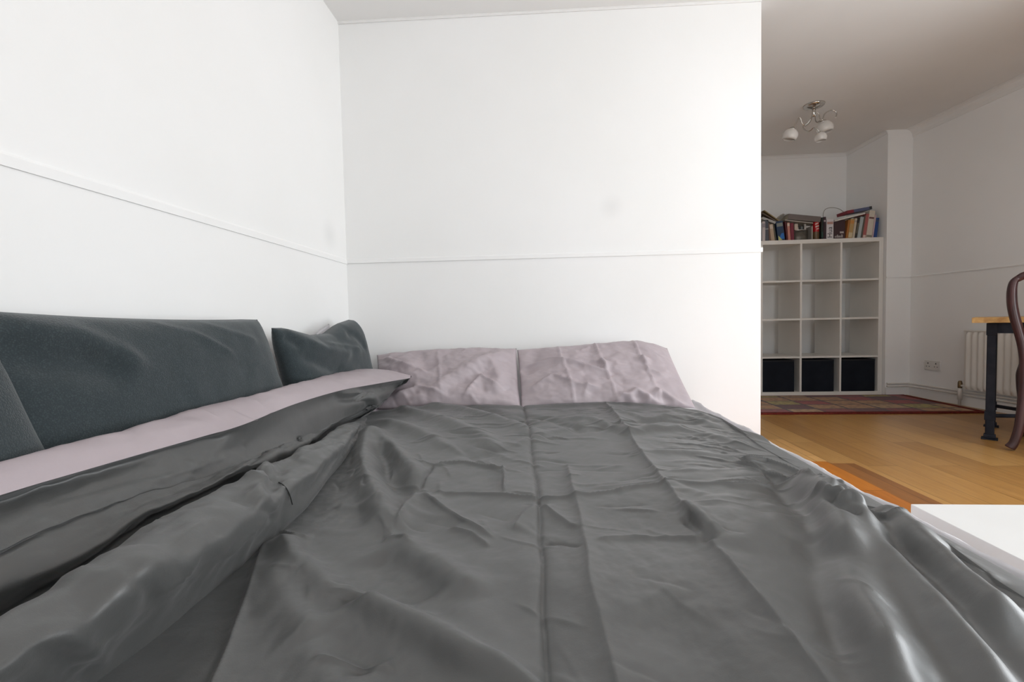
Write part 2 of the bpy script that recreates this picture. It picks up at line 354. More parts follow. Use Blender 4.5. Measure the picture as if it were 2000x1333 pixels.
# fitted sheet over it, with a softly crumpled roll along the right edge
xs = np.concatenate([np.linspace(MX0, .66, 60), np.linspace(.67, MX1, 22)]); ys = np.linspace(MY0, MY1, 300)
X, Y = np.meshgrid(xs, ys); Zs = np.full(X.shape, .292)
e = np.clip((X - .70) / (MX1 - .70), 0, 1)
Zs = Zs + .024 * np.exp(-((X - .750) / .014) ** 2) * (1 + .5 * fbm(X * 30, Y * 5)) - .020 * e ** 5 + .004 * fbm(X * 20 + 3, Y * 10) * (X > .6)
Xs = X + .006 * fbm(Y * 6, Y * 0 + 2.) * e
V = np.stack([Xs, Y, Zs], -1)
sk = np.stack([Xs[:, -1] + .006 * noise2(Y[:, -1] * 9, Y[:, -1] * 0 + .5), Y[:, -1], np.full(len(ys), .13)], -1)[:, None, :]
mid = np.stack([Xs[:, -1] + .004, Y[:, -1], np.full(len(ys), .24)], -1)[:, None, :]
V = np.concatenate([V, mid, sk], 1) - np.array([-.15, 1.2, 0])
link('fitted_sheet', grid_mesh('fitted_sheet', V), M['sheet'], t, True)

# ------------------------------------------------------------------ duvet: the flat part, a height field with folds read off as lines on the bed
duv = empty('duvet', (-.1, 1.2, DUV), label='creased charcoal duvet spread over the low bed, its left side folded back', cat='duvet')
DO = np.array([-.1, 1.2, DUV])
def bedline(pts, z=DUV): return [tuple(atz(x, y, z)[:2]) for x, y in pts]
folds = []
def ridge(pts, amp, wd, kind='r', tap=.18):
    if pts[-1][1] >= 1330 and pts[-1][1] - pts[-2][1] > 40: (xa, ya), (xb, yb) = pts[-2:]; pts = pts + [(xb + (xb - xa) * 160 / max(yb - ya, 1), yb + 160)]
    folds.append((bedline(pts), amp, wd, kind, tap))
# ironed creases
ridge([(1020, 797), (1035, 860), (1050, 960), (1056, 1050), (1060, 1150), (1066, 1345)], -.006, .020, 'c', .02)
ridge([(1105, 905), (1130, 1000), (1142, 1060), (1152, 1150), (1175, 1250), (1197, 1345)], .007, .026, 's', .1)
ridge([(1180, 800), (1235, 870), (1300, 968), (1360, 1052), (1440, 1165), (1510, 1260), (1575, 1345)], .010, .030, 's', .06)
ridge([(830, 975), (920, 976), (985, 978), (1060, 985), (1150, 982), (1230, 972), (1300, 966), (1430, 972), (1570, 962)], .005, .020, 'c', .05)
ridge([(845, 915), (905, 912), (980, 925)], .006, .018, 'c'); ridge([(980, 915), (985, 945), (987, 980)], .006, .015, 'c'); ridge([(850, 913), (832, 940), (818, 968)], -.006, .012, 'c')
ridge([(1000, 885), (1075, 858), (1165, 838)], .006, .022, 'r'); ridge([(860, 880), (930, 900), (1010, 885)], -.006, .03, 'r')
ridge([(1055, 995), (1085, 1020), (1115, 1042), (1145, 1052)], .006, .015, 's'); ridge([(1150, 1082), (1240, 1070), (1330, 1075), (1390, 1088)], .006, .02, 's')
ridge([(1060, 1075), (1100, 1078), (1140, 1092)], -.005, .012, 'c'); ridge([(1055, 990), (1020, 1020), (1000, 1050)], .005, .02, 's')
ridge([(1340, 1010), (1370, 1050), (1400, 1090)], .012, .018, 'r'); ridge([(1335, 1035), (1375, 1075), (1395, 1098)], -.010, .010, 'r')
ridge([(1300, 967), (1350, 985), (1385, 1000)], .005, .02, 'r')
# far end: long shallow folds under the pillows
ridge([(735, 830), (800, 850), (880, 885), (905, 900)], .012, .030); ridge([(750, 800), (830, 825), (930, 860), (1000, 905)], .014, .035)
ridge([(800, 800), (900, 812), (1000, 840), (1080, 875)], .012, .035); ridge([(880, 800), (960, 815), (1060, 850)], -.010, .03)
ridge([(1090, 830), (1160, 840), (1230, 860), (1300, 850)], .010, .025); ridge([(1180, 815), (1260, 835), (1340, 830), (1420, 850)], .009, .022)
ridge([(1240, 855), (1330, 850), (1420, 870), (1480, 890)], .010, .025); ridge([(1300, 812), (1380, 828), (1450, 850)], .008, .02)
ridge([(1000, 820), (1080, 835), (1150, 860)], -.008, .02); ridge([(1250, 900), (1350, 900), (1430, 910), (1520, 930)], .008, .025)
ridge([(1150, 860), (1210, 845), (1290, 838), (1400, 842)], -.006, .016)
# fan out of the gathered point on the left
ridge([(718, 850), (712, 900), (716, 945), (740, 1000), (768, 1060)], .024, .032, 'r', .1)
ridge([(768, 1060), (830, 1110), (890, 1150), (950, 1200)], .014, .030)
ridge([(730, 850), (770, 890), (810, 930), (818, 965)], .016, .028); ridge([(740, 880), (760, 930), (800, 985)], -.014, .026)
ridge([(818, 968), (790, 1010), (772, 1050)], .010, .016, 's'); ridge([(818, 968), (870, 1010), (930, 1050), (975, 1070)], .010, .022, 's')
ridge([(745, 1068), (775, 1066), (800, 1078)], .005, .012, 's'); ridge([(870, 1040), (920, 1060), (960, 1085)], .006, .012, 's')
ridge([(540, 1065), (580, 1110), (630, 1160), (670, 1200)], .018, .026); ridge([(520, 1100), (540, 1160), (600, 1240), (640, 1340)], .012, .03)
ridge([(685, 1180), (730, 1205), (790, 1245), (860, 1285), (945, 1340)], .020, .022, 'r', .12); ridge([(690, 1170), (680, 1185)], .010, .02)
ridge([(545, 1055), (575, 1068), (610, 1066)], .006, .010, 's'); ridge([(600, 1250), (700, 1310), (730, 1345)], -.010, .03)
ridge([(522, 1058), (505, 1110), (487, 1175), (460, 1250), (424, 1340)], .007, .011, 's', .05)
ridge([(600, 1317), (680, 1322), (780, 1332)], .006, .010, 's'); ridge([(650, 1000), (720, 1010), (770, 1000)], .006, .018)
ridge([(730, 1090), (790, 1130), (850, 1200)], -.010, .04); ridge([(870, 1200), (930, 1270), (960, 1340)], .006, .04)
# right side: broad soft swags with gathered knots
ridge([(1560, 950), (1600, 1010), (1635, 1070), (1665, 1150), (1705, 1250), (1745, 1345)], .040, .036, 'r', .14)
ridge([(1600, 985), (1660, 1040), (1720, 1100), (1790, 1180), (1860, 1260), (1920, 1345)], .028, .024, 'r', .14)
ridge([(1690, 1020), (1750, 1050), (1810, 1110), (1880, 1190), (2010, 1310)], .034, .032, 'r', .14)
ridge([(1630, 1100), (1690, 1180), (1760, 1290), (1790, 1345)], -.022, .030); ridge([(1700, 1070), (1780, 1140), (1880, 1250), (1950, 1340)], -.020, .026)
ridge([(1500, 940), (1540, 985), (1590, 1060), (1630, 1180), (1660, 1340)], -.014, .04)
ridge([(1420, 910), (1500, 915), (1570, 945), (1630, 1010)], .012, .012, 's'); ridge([(1425, 918), (1490, 935), (1560, 965), (1600, 1000)], .010, .010, 's')
ridge([(1430, 905), (1480, 925), (1520, 960)], -.008, .010, 'r')
ridge([(1590, 1015), (1625, 1040), (1660, 1045)], .014, .009, 'r'); ridge([(1600, 1000), (1640, 1020), (1640, 1045)], -.012, .008, 'r')
ridge([(1625, 1050), (1665, 1055), (1700, 1065)], .012, .009, 'r'); ridge([(1615, 1035), (1650, 1070), (1690, 1080)], -.012, .009, 'r')
ridge([(1655, 965), (1640, 1000), (1650, 1040)], .010, .010, 'r'); ridge([(1680, 1040), (1730, 1060), (1790, 1060)], .008, .012, 's')
ridge([(1780, 1050), (1830, 1070), (1880, 1085)], .008, .012, 's'); ridge([(1800, 1080), (1880, 1110), (1960, 1160)], .010, .02)
ridge([(1850, 1100), (1920, 1150), (2000, 1215)], -.010, .02)
ridge([(1400, 990), (1440, 1060), (1450, 1120)], .008, .05); ridge([(1480, 1000), (1540, 1030), (1560, 1090)], .008, .04)
ridge([(1250, 1200), (1330, 1260), (1400, 1340)], -.008, .05)
XMAX = .728
# many small drag lines near the presses and gathers
random.seed(11)
def drag(x0, x1, y0, y1, n, ang, spread, l0, l1, amp):
    for _ in range(n):
        x, y = random.uniform(x0, x1), random.uniform(y0, y1); a = ang + random.uniform(-spread, spread); L = random.uniform(l0, l1); c = random.uniform(-.25, .25)
        pts = [(x, y), (x + L * .5 * math.cos(a), y + L * .5 * math.sin(a)), (x + L * .5 * math.cos(a) + L * .5 * math.cos(a + c), y + L * .5 * math.sin(a) + L * .5 * math.sin(a + c))]
        folds.append((pts, random.uniform(.5, 1) * amp * random.choice((1, 1, -1)), random.uniform(.006, .013), random.choice('srs'), .3))
drag(-.55, .5, 1.45, 2.0, 60, -.15, .35, .08, .28, .0040)
drag(-.1, .5, .85, 1.4, 46, 0., .3, .05, .20, .0030)
drag(-.6, -.1, .8, 1.5, 34, -.9, .5, .06, .18, .0034)
drag(.40, .62, .9, 1.7, 40, -.6, .5, .05, .18, .0040)
drag(-.5, .4, .5, .9, 26, -.6, .6, .05, .16, .0024)
_FE = np.array([atz(x, y, .352)[:2] for x, y in [(700, 812), (735, 806), (800, 796), (870, 790), (1020, 793), (1100, 790), (1200, 788), (1290, 792), (1360, 803), (1400, 816), (1440, 838)]])
def far_edge(x): return np.interp(x, _FE[:, 0], _FE[:, 1])
nx, ny = 560, 640
u = np.linspace(0, 1, nx); v = np.linspace(0, 1, ny) ** 1.25
X = -.79 + (XMAX + .79) * u[None, :] + 0 * v[:, None]
yf = far_edge(X); Y = .12 + (yf - .12) * v[:, None]
X = X + .012 * noise2(Y * 4 + 3., Y * 0 + 1.5) * np.clip((X - .55) / .14, 0, 1) ** 2
H = .012 * fbm(X * 2.2 + 1, Y * 2.2) + .004 * fbm(X * 7 + 5, Y * 5 + 3) + .0016 * fbm(X * 30 + 2, Y * 22, 3) * np.clip(.5 + 1.4 * noise2(X * 3 + 9, Y * 3), 0, 1)
for pts, amp, wd, kind, tap in folds:
    P = np.array(pts); pad = wd * 4
    m = (X > P[:, 0].min() - pad) & (X < P[:, 0].max() + pad) & (Y > P[:, 1].min() - pad) & (Y < P[:, 1].max() + pad)
    if not m.any(): continue
    wob = .008 if kind == 'r' else .005; xx = X[m] + wob * noise2(X[m] * 9, Y[m] * 9); yy = Y[m] + wob * noise2(X[m] * 9 + 40, Y[m] * 9)
    d, s, p = seg_dist(xx, yy, pts)
    en = np.clip(p / tap, 0, 1) * np.clip((1 - p) / tap, 0, 1); en = en * en * (3 - 2 * en)
    if kind == 'r': h = np.exp(-(d / wd) ** 2)
    elif kind == 'c': h = np.exp(-d / (wd * .32))
    else: h = np.where(s > 0, np.exp(-d / wd), np.exp(-d / (wd * .32)))
    H[m] += amp * en * h * {'r': 1.25, 'c': 1.6, 's': 1.25}[kind]
fx = np.clip((XMAX - X) / .14, 0, 1); fx = fx * fx * (3 - 2 * fx); H = H * (.12 + .88 * fx)
lift = np.clip((Y - 1.35) / .5, 0, 1); lift = lift * lift * (3 - 2 * lift) * np.clip((XMAX - X) / .12, 0, 1)
Z = .012 + H + .016 * lift
ed = np.clip((yf - Y) / .05, 0, 1); Z = Z * (.5 + .5 * ed) + .016 * np.exp(-((yf - Y - .02) / .03) ** 2) - .010 * (1 - ed) ** 4
ex = np.clip((XMAX - X) / .10, 0, 1); Z = Z - .020 * (1 - ex) ** 2 - .006 * np.clip(1 - (XMAX - X) / .012, 0, 1)
Z = Z + .022 * np.exp(-((X - .40) / .2) ** 2) * np.clip((1.6 - Y) / .8, 0, 1)
Z = np.maximum(Z, -.017)
V = np.stack([X, Y, Z + DUV], -1) - DO
link('cover', grid_mesh('cover', V), M['duvet'], duv, True)

# the part folded back: rolls fanning out of a gathered point, lofted through crest and valley lines
LN = {
 'A': [(0, 902, .545), (127, 867, .545), (246, 839, .545), (410, 791, .545), (492, 773, .545), (590, 746, .543), (697, 722, .530), (758, 724, .510), (800, 738, .478)],
 'B': [(0, 968, .510), (131, 929, .510), (287, 884, .510), (400, 852, .505), (475, 830, .505), (575, 790, .505), (662, 764, .500), (725, 752, .490), (801, 739, .476)],
 'C': [(0, 978, .497), (131, 940, .497), (287, 895, .497), (400, 863, .490), (475, 842, .488), (575, 805, .483), (660, 776, .478), (735, 760, .466), (784, 747, .458)],
 'S': [(0, 1015, .483), (130, 975, .478), (300, 926, .470), (430, 886, .458), (560, 838, .448), (660, 797, .445), (730, 778, .440), (765, 768, .428)],
 'T': [(0, 1064, .464), (130, 1015, .459), (300, 958, .448), (430, 915, .432), (540, 876, .416), (620, 838, .410), (690, 808, .404), (752, 782, .402)],
 'U': [(0, 1070, .459), (130, 1021, .454), (300, 963, .444), (430, 920, .428), (540, 880, .412), (620, 841, .406), (690, 810, .401), (750, 784, .399)],
 'R': [(0, 1100, .447), (130, 1052, .440), (300, 982, .433), (430, 927, .425), (540, 883, .411), (620, 846, .402), (680, 814, .400), (740, 790, .397)],
 'W': [(0, 1165, .414), (130, 1110, .409), (270, 1020, .424), (350, 982, .421), (425, 943, .419), (520, 903, .405), (610, 860, .391), (660, 826, .378), (712, 812, .352)],
 'V': [(0, 1195, .375), (130, 1130, .372), (270, 1032, .385), (350, 990, .386), (425, 950, .386), (520, 909, .378), (610, 865, .367), (660, 830, .360), (712, 813, .349)],
 'K': [(0, 1207, .462), (130, 1136, .462), (270, 1036, .460), (425, 956, .450), (520, 914, .434), (610, 870, .411), (665, 833, .383), (714, 814, .352)],
 'L': [(100, 1240, .458), (270, 1130, .455), (425, 1030, .447), (540, 960, .432), (640, 890, .410), (690, 842, .382), (717, 815, .352)],
 'M': [(120, 1300, .410), (270, 1205, .410), (400, 1105, .405), (530, 1010, .398), (610, 940, .385), (670, 880, .370), (700, 842, .358), (720, 817, .348)],
 'E': [(150, 1333, .365), (270, 1245, .365), (380, 1160, .362), (520, 1048, .360), (575, 1005, .357), (640, 935, .352), (700, 860, .345), (723, 824, .340)],
}
NS = 190
def wline(name):
    P = np.array([atz(*p) for p in LN[name]]); d = P[0] - P[1]; d = d / max(abs(d[1]), .05)
    st = np.array([P[0][0] + d[0] * .3 * .5, .22, P[0][2]]); P = np.vstack([st, P])
    for i in range(1, len(P)):
        if P[i, 1] < P[i - 1, 1] + .002: P[i, 1] = P[i - 1, 1] + .002
    C = crv(P, 400); a = np.concatenate([[0], np.cumsum(np.linalg.norm(np.diff(C, axis=0), axis=1))]); a /= a[-1]
    # match stations by y so that cross-sections run straight over the bed
    yy = np.maximum.accumulate(C[:, 1]) + np.linspace(0, 1e-6, 400); s = np.linspace(0, 1, NS); yt = yy[0] + s * (yy[-1] - yy[0])
    return np.stack([np.interp(yt, yy, C[:, k]) for k in range(3)], 1)
WL = {k: wline(k) for k in LN}
E2 = WL['E'] + np.array([-.022, 0, 0]); E2[:, 2] = DUV - .012
A0 = WL['A'] + np.array([-.006, 0, -.03]); A1 = WL['A'] + np.array([.02, 0, 0]); A1[:, 2] = DUV
def loft(rows, per):
    rows = np.array(rows)                        # (lines, NS, 3)
    return np.stack([crv(rows[:, s], (len(rows) - 1) * per + 1) for s in range(rows.shape[1])], 0)
V2 = .45 * WL['V'] + .55 * WL['K']; V2[:, 2] = np.minimum(WL['V'][:, 2], WL['K'][:, 2]) - .034 * np.clip((1 - np.linspace(0, 1, NS)) / .15, 0, 1)
G = loft([WL[k] for k in 'BCSTURWV'] + [V2] + [WL[k] for k in 'KLME'] + [E2], 9)
s_ = np.linspace(0, 1, NS)[:, None]; c_ = np.linspace(0, 1, G.shape[1])[None, :]
fade = np.clip(np.minimum(c_ / .06, (1 - c_) / .1), 0, 1) * np.clip((1 - s_) / .15, 0, 1)
G[:, :, 2] += fade * (.010 * fbm(G[:, :, 0] * 16, G[:, :, 1] * 5 + 3) + .005 * fbm(G[:, :, 0] * 40 + 7, G[:, :, 1] * 18, 3))
# a few pressed puckers across the rolls
for px, py, z, dx, dy, am in [(290, 1170, .42, .05, .03, .012), (225, 1060, .42, .05, .03, -.006), (480, 860, .48, .004, .03, .006), (370, 900, .47, .004, .03, .006), (520, 960, .41, .02, .012, -.012), (495, 985, .40, .015, .01, .014), (330, 1150, .44, .03, .03, .006), (200, 1230, .44, .03, .015, -.008), (430, 1040, .44, .015, .03, -.006), (620, 900, .40, .01, .05, .006), (160, 1180, .44, .04, .012, .008), (470, 1000, .43, .02, .012, -.008), (560, 985, .40, .02, .01, .008), (584, 862, .43, .004, .02, -.010)]:
    q = atz(px, py, z); G[:, :, 2] += am * np.exp(-((G[:, :, 0] - q[0]) / dx) ** 2 - ((G[:, :, 1] - q[1]) / dy) ** 2)
# creases, drag lines and the curled end of the roll, given as seen and pressed into the loft along its normals
def proj(P):
    c = (P - O_) @ MW; return 1000 + FPX * c[..., 0] / c[..., 2], 666.5 - FPX * c[..., 1] / c[..., 2]
gx, gy = proj(G); gu = np.gradient(G, axis=0); gv = np.gradient(G, axis=1); GN = np.cross(gu, gv); GN /= np.linalg.norm(GN, axis=2)[..., None] + 1e-9
GN *= np.sign((GN * (O_ - G)).sum(2))[..., None]
HG = np.zeros(gx.shape)
def press(pts, amp, wpx, kind='s'):
    d, sg, p = seg_dist(gx + 3 * noise2(gx * .03, gy * .03), gy + 3 * noise2(gx * .03 + 9, gy * .03), pts); en = np.clip(p / .2, 0, 1) * np.clip((1 - p) / .2, 0, 1)
    h = np.exp(-(d / wpx) ** 2) if kind == 'r' else np.where(sg > 0, np.exp(-d / wpx), np.exp(-d / (wpx * .3)))
    HG[...] += amp * en * h
press([(655, 772), (695, 768), (725, 776), (736, 788), (722, 803)], .012, 7, 'r'); press([(650, 780), (690, 778), (718, 785), (722, 797), (708, 806)], -.010, 6, 'r')
press([(610, 868), (560, 885), (522, 905), (514, 935), (502, 965), (492, 990)], .014, 14, 'r'); press([(600, 885), (555, 905), (535, 935), (520, 975)], -.012, 14, 'r')
press([(695, 830), (672, 870), (640, 925), (600, 985), (550, 1030)], .006, 10); press([(560, 960), (520, 1010), (470, 1060), (430, 1100)], .007, 12)
press([(400, 1070), (360, 1130), (300, 1170)], .005, 14); press([(250, 1120), (290, 1160), (300, 1190)], -.004, 14, 'r'); press([(210, 1100), (260, 1150), (285, 1175)], .004, 14, 'r')
press([(480, 855), (475, 875), (482, 895)], .003, 5); press([(372, 897), (376, 920), (372, 940)], .003, 5); press([(430, 885), (433, 905)], .003, 5); press([(583, 852), (586, 865)], -.008, 4, 'r')
press([(60, 1005), (200, 965), (330, 930), (480, 880)], .005, 14); press([(40, 1140), (200, 1060), (330, 990)], .004, 10); press([(440, 925), (500, 895), (560, 868)], .004, 8)
press([(130, 1240), (180, 1270), (210, 1300)], .006, 16, 'r'); press([(60, 1260), (120, 1290), (170, 1330)], -.005, 20, 'r'); press([(320, 1090), (370, 1040), (420, 1010)], .004, 14)
press([(500, 985), (515, 975), (530, 978)], .008, 7, 'r'); press([(505, 995), (520, 1000), (535, 1020)], -.006, 7, 'r')
random.seed(5)
for _ in range(34):
    t_ = random.uniform(.05, 1); x_ = 720 - 620 * t_ + random.uniform(-60, 60) * t_; y_ = 830 + 380 * t_ + random.uniform(-90, 60) * t_; a_ = random.uniform(1.9, 2.9) if random.random() < .6 else random.uniform(.3, 1.2); L_ = random.uniform(20, 70)
    press([(x_, y_), (x_ + L_ * math.cos(a_), y_ + L_ * math.sin(a_))], random.uniform(-.003, .003), random.uniform(4, 9))
G = G + GN * (HG * np.clip((1 - s_) / .03, 0, 1))[..., None]
# close the end so the flap has thickness seen from the far side
end = G[-1:] + np.array([-.012, -.02, -.02]); end2 = G[-1:] + np.array([-.03, -.10, -.03]); end2[..., 2] = np.maximum(end2[..., 2], DUV - .012); end[..., 2] = np.maximum(end[..., 2], DUV - .012)
G = np.concatenate([G, end, end2], 0)
link('folded_back_edge', grid_mesh('folded_back_edge', G - DO), M['duvet'], duv, True)
G2 = loft([A1, A0, WL['A'], .5 * (WL['A'] + WL['B']) + np.array([0, 0, .008]), WL['B']], 7)
G2[:, :, 2] += .0035 * fbm(G2[:, :, 0] * 20 + 3, G2[:, :, 1] * 16) * np.clip(np.linspace(1, 0, G2.shape[1]) / .08, 0, 1)[None, :] * np.clip((1 - s_) / .1, 0, 1)
for px, py, z, dx, dy, am in [(405, 815, .53, .03, .008, .008), (398, 820, .53, .03, .006, -.006), (497, 790, .53, .03, .012, .008), (480, 808, .52, .03, .008, -.006), (270, 855, .53, .03, .006, -.004)]:
    q = atz(px, py, z); G2[:, :, 2] += am * np.exp(-((G2[:, :, 0] - q[0]) / dx) ** 2 - ((G2[:, :, 1] - q[1]) / dy) ** 2)
o = link('turned_hem', grid_mesh('turned_hem', G2 - DO), M['mauve'], duv, True); o['label'] = 'pale mauve underside turned up along the fold'
bm = bmesh.new()
def on_loft(px, py):
    r = ray(px, py); P = G.reshape(-1, 3) - O_; t = P @ r / (r @ r); d = np.linalg.norm(P - t[:, None] * r, axis=1) / np.maximum(t, 1e-6)
    m = (t > 0) & (d < d[t > 0].min() + .006); i = np.argmin(np.where(m, t, 1e9)); q = G.reshape(-1, 3)[i]; n = (q - O_) / np.linalg.norm(q - O_); rr = r / np.linalg.norm(r); return O_ + rr * (np.dot(q - O_, rr) - .009)
tube(bm, [on_loft(*p) - DO for p in [(516, 926), (519, 938), (530, 943), (545, 943), (558, 953), (566, 968), (571, 986)]], .0011, 6, 30)
o = from_bm('loose_thread', bm, M['thread'], duv, True); o['label'] = 'dark loose thread lying on the roll'

# ------------------------------------------------------------------ pillows and cushions
RELIEF = 1.6
def puffy(name, TL, TR, BL, BR, T, n=70, m=60, px=3.2, top=None, side=None, wr=None, nrm=None, thin=.15, sq=.0):
    """a closed cushion: corner points in world space, half-thickness T; wr(u, v) -> extra front relief"""
    u = np.linspace(0, 1, n)[None, :]; v = np.linspace(0, 1, m)[:, None]
    U = u + 0 * v; Vv = v + 0 * u
    TL, TR, BL, BR = map(np.array, (TL, TR, BL, BR))
    # pinch the edges in a little between the corners
    cu = 4 * U * (1 - U); cv = 4 * Vv * (1 - Vv)
    pu = U + sq * (.5 - U) * cv * 2; pv = Vv + sq * (.5 - Vv) * cu * 2
    Pm = (TL[None, None] * (1 - pu)[..., None] + TR[None, None] * pu[..., None]) * (1 - pv)[..., None] + (BL[None, None] * (1 - pu)[..., None] + BR[None, None] * pu[..., None]) * pv[..., None]
    if top is not None: Pm[..., 2] += top(U) * (1 - Vv)
    if side is not None: Pm = Pm + side(U, Vv)
    N = np.cross(TR - TL, TL - BL); N = N / np.linalg.norm(N) if nrm is None else np.array(nrm)
    f = (1 - np.abs(2 * U - 1) ** px) ** .55 * (1 - np.abs(2 * Vv - 1) ** px) ** .55
    rel = RELIEF * wr(U, Vv) * f ** .5 if wr is not None else 0
    front = Pm + N * ((T * f + rel)[..., None]); back = Pm - N * ((T * f)[..., None])
    verts = np.concatenate([front.reshape(-1, 3), back.reshape(-1, 3)]); idx = np.arange(n * m).reshape(m, n)
    a, b, c, d = idx[:-1, :-1], idx[:-1, 1:], idx[1:, 1:], idx[1:, :-1]
    F = np.stack([a, d, c, b], -1).reshape(-1, 4); k = n * m
    Fb = np.stack([a, b, c, d], -1).reshape(-1, 4) + k
    me = bpy.data.meshes.new(name); base = verts.mean(0) * [1, 1, 0] + [0, 0, verts[:, 2].min()]
    me.from_pydata((verts - base).tolist(), [], F.tolist() + Fb.tolist())
    bm = bmesh.new(); bm.from_mesh(me); bmesh.ops.remove_doubles(bm, verts=bm.verts, dist=1e-5); bmesh.ops.recalc_face_normals(bm, faces=bm.faces); bm.to_mesh(me); bm.free()
    return me, base
def uvr(U, Vv, pts, amp, wd, kind='r', asp=1.6):
    d, s, p = seg_dist(U * asp, Vv, [(a * asp, b) for a, b in pts]); en = np.clip(p / .2, 0, 1) * np.clip((1 - p) / .2, 0, 1); en = en * en * (3 - 2 * en)
    h = np.exp(-(d / wd) ** 2) if kind == 'r' else (np.exp(-d / (wd * .4)) if kind == 'c' else np.where(s > 0, np.exp(-d / wd), np.exp(-d / (wd * .3))))
    return amp * en * h
YP = 2.345                                      # depth of the pillows' top edge
def wr1(U, V):
    rs = random.Random(3); q = 0
    for _ in range(26):
        a, b, t = rs.uniform(.05, .95), rs.uniform(.1, .95), rs.uniform(-1.2, 1.2); q = q + uvr(U, V, [(a, b), (a + .12 * math.cos(t), b + .2 * math.sin(t))], rs.uniform(-.006, .006), rs.uniform(.015, .04), 's')
    h = q + .010 * fbm(U * 5, V * 4) + .004 * fbm(U * 14, V * 10)
    h = h + uvr(U, V, [(.35, .95), (.5, .7), (.7, .45), (.95, .12)], .022, .09) + uvr(U, V, [(.05, .1), (.2, .35), (.4, .55)], .014, .06, 's') + uvr(U, V, [(.3, .05), (.33, .3), (.45, .42)], -.016, .10)
    h = h + uvr(U, V, [(.45, 0), (.46, .5), (.47, 1)], .006, .03, 'c') + uvr(U, V, [(.6, .95), (.75, .6), (.9, .8)], .014, .05, 's') + uvr(U, V, [(.1, .9), (.3, .75), (.5, .9)], .012, .05, 's') + uvr(U, V, [(.82, .3), (.88, .6), (.85, .9)], .010, .07)
    return h
def wr2(U, V):
    rs = random.Random(8); q = 0
    for _ in range(30):
        a, b, t = rs.uniform(.05, .95), rs.uniform(.1, .95), rs.uniform(-1.2, 1.2); q = q + uvr(U, V, [(a, b), (a + .12 * math.cos(t), b + .2 * math.sin(t))], rs.uniform(-.006, .006), rs.uniform(.012, .035), 's')
    h = q + .009 * fbm(U * 5 + 11, V * 4 + 3) + .004 * fbm(U * 14 + 2, V * 11)
    for a in (.275, .52, .77): h = h + uvr(U, V, [(a - .01, -.2), (a, .3), (a + .03, .7), (a + .05, 1.2)], .007, .022, 'c')
    h = h + uvr(U, V, [(0, .35), (.2, .3), (.45, .5), (.6, .62)], .016, .05, 's') + uvr(U, V, [(.02, .8), (.2, .6), (.35, .75), (.5, .8)], .015, .06, 's') + uvr(U, V, [(.1, .05), (.12, .3), (0, .5)], -.018, .10)
    h = h + uvr(U, V, [(.5, .4), (.54, .48), (.52, .55)], .012, .03) + uvr(U, V, [(.75, .38), (.8, .42), (.78, .48)], .014, .03) + uvr(U, V, [(.3, .35), (.6, .45)], .008, .03, 's')
    for a, b in ((.6, .92), (.68, .86), (.75, .95), (.82, .85), (.9, .95)): h = h + uvr(U, V, [(a - .06, b + .1), (a, b), (a + .08, b + .1)], .018, .035)
    return h
TLp, TRp = aty(736, 694, YP), aty(1009, 681, YP)
BLp, BRp = (-.78, 2.085, .335), (-.112, 2.085, .335)
me, b_ = puffy('pillow', TLp, TRp, BLp, BRp, .052, 90, 70, wr=wr1, sq=.008, top=lambda U: .012 * np.sin(U * PI) + .006 * noise2(U * 7, U * 0 + .3))
o = link('pillow', me, M['mauve'], None, True); o.location = b_; tag(o, 'crumpled mauve pillow on the left, beside the dark back cushion', 'pillow', 'pillows against the bed head')
TLp, TRp = aty(1010, 684, YP), aty(1303, 681, YP)
BLp, BRp = (-.110, 2.085, .335), (.655, 2.05, .335)
me, b_ = puffy('pillow', TLp, TRp, BLp, BRp, .055, 100, 70, wr=wr2, sq=.006, top=lambda U: np.interp(U, [0, .1, .3, .55, .80, .9, 1], [0, .004, .010, .026, .038, .024, .0]))
o = link('pillow', me, M['mauve'], None, True); o.location = b_; tag(o, 'mauve pillow with pressed creases, nearest the open end of the wall', 'pillow', 'pillows against the bed head')

def wrc1(U, V):
    h = .006 * fbm(U * 3, V * 2) + .002 * fbm(U * 12, V * 8)
    h = h + uvr(U, V, [(.02, .12), (.12, .22), (.3, .26)], -.022, .07) + uvr(U, V, [(.05, .04), (.2, .1), (.35, .3)], .012, .05) + uvr(U, V, [(.4, .02), (.55, .1), (.7, .28)], .008, .04, 's') + uvr(U, V, [(.6, .02), (.72, .1), (.85, .18)], .007, .04, 's')
    return h
def wrc2(U, V):
    h = .004 * fbm(U * 4 + 4, V * 3)
    h = h + uvr(U, V, [(.0, .25), (.15, .3), (.4, .42), (.55, .6)], -.020, .07) + uvr(U, V, [(.1, .1), (.35, .2), (.6, .3)], .016, .06) + uvr(U, V, [(.3, .1), (.5, .16), (.75, .35)], .012, .05, 's') + uvr(U, V, [(.6, .08), (.72, .18), (.85, .35)], -.012, .05) + uvr(U, V, [(.02, .08), (.1, .18)], -.02, .05)
    return h
ZB = .300
def back_cushion(y0, y1, xt, xb, zt, T, wr, label, top=None, n=90, ytop=(0, 0), side=None, px=5.0):
    TL, TR = (xt, y0 + ytop[0], zt), (xt, y1 + ytop[1], zt); BL, BR = (xb, y0, ZB), (xb, y1, ZB)
    me, b_ = puffy('back_cushion', TL, TR, BL, BR, T, n, 64, px=px, wr=lambda U, V: .62 * wr(U, V), top=top, sq=.02, side=side)
    o = link('back_cushion', me, M['cushion'], None, True); o.location = b_
    return tag(o, label, 'cushion', 'dark back cushions along the left wall')
back_cushion(-.10, .80, -.89, -.825, .70, .070, wrc2, 'dark teal-grey back cushion cut off by the left picture edge, nearest the viewer', ytop=(0, -.11), px=4.5)
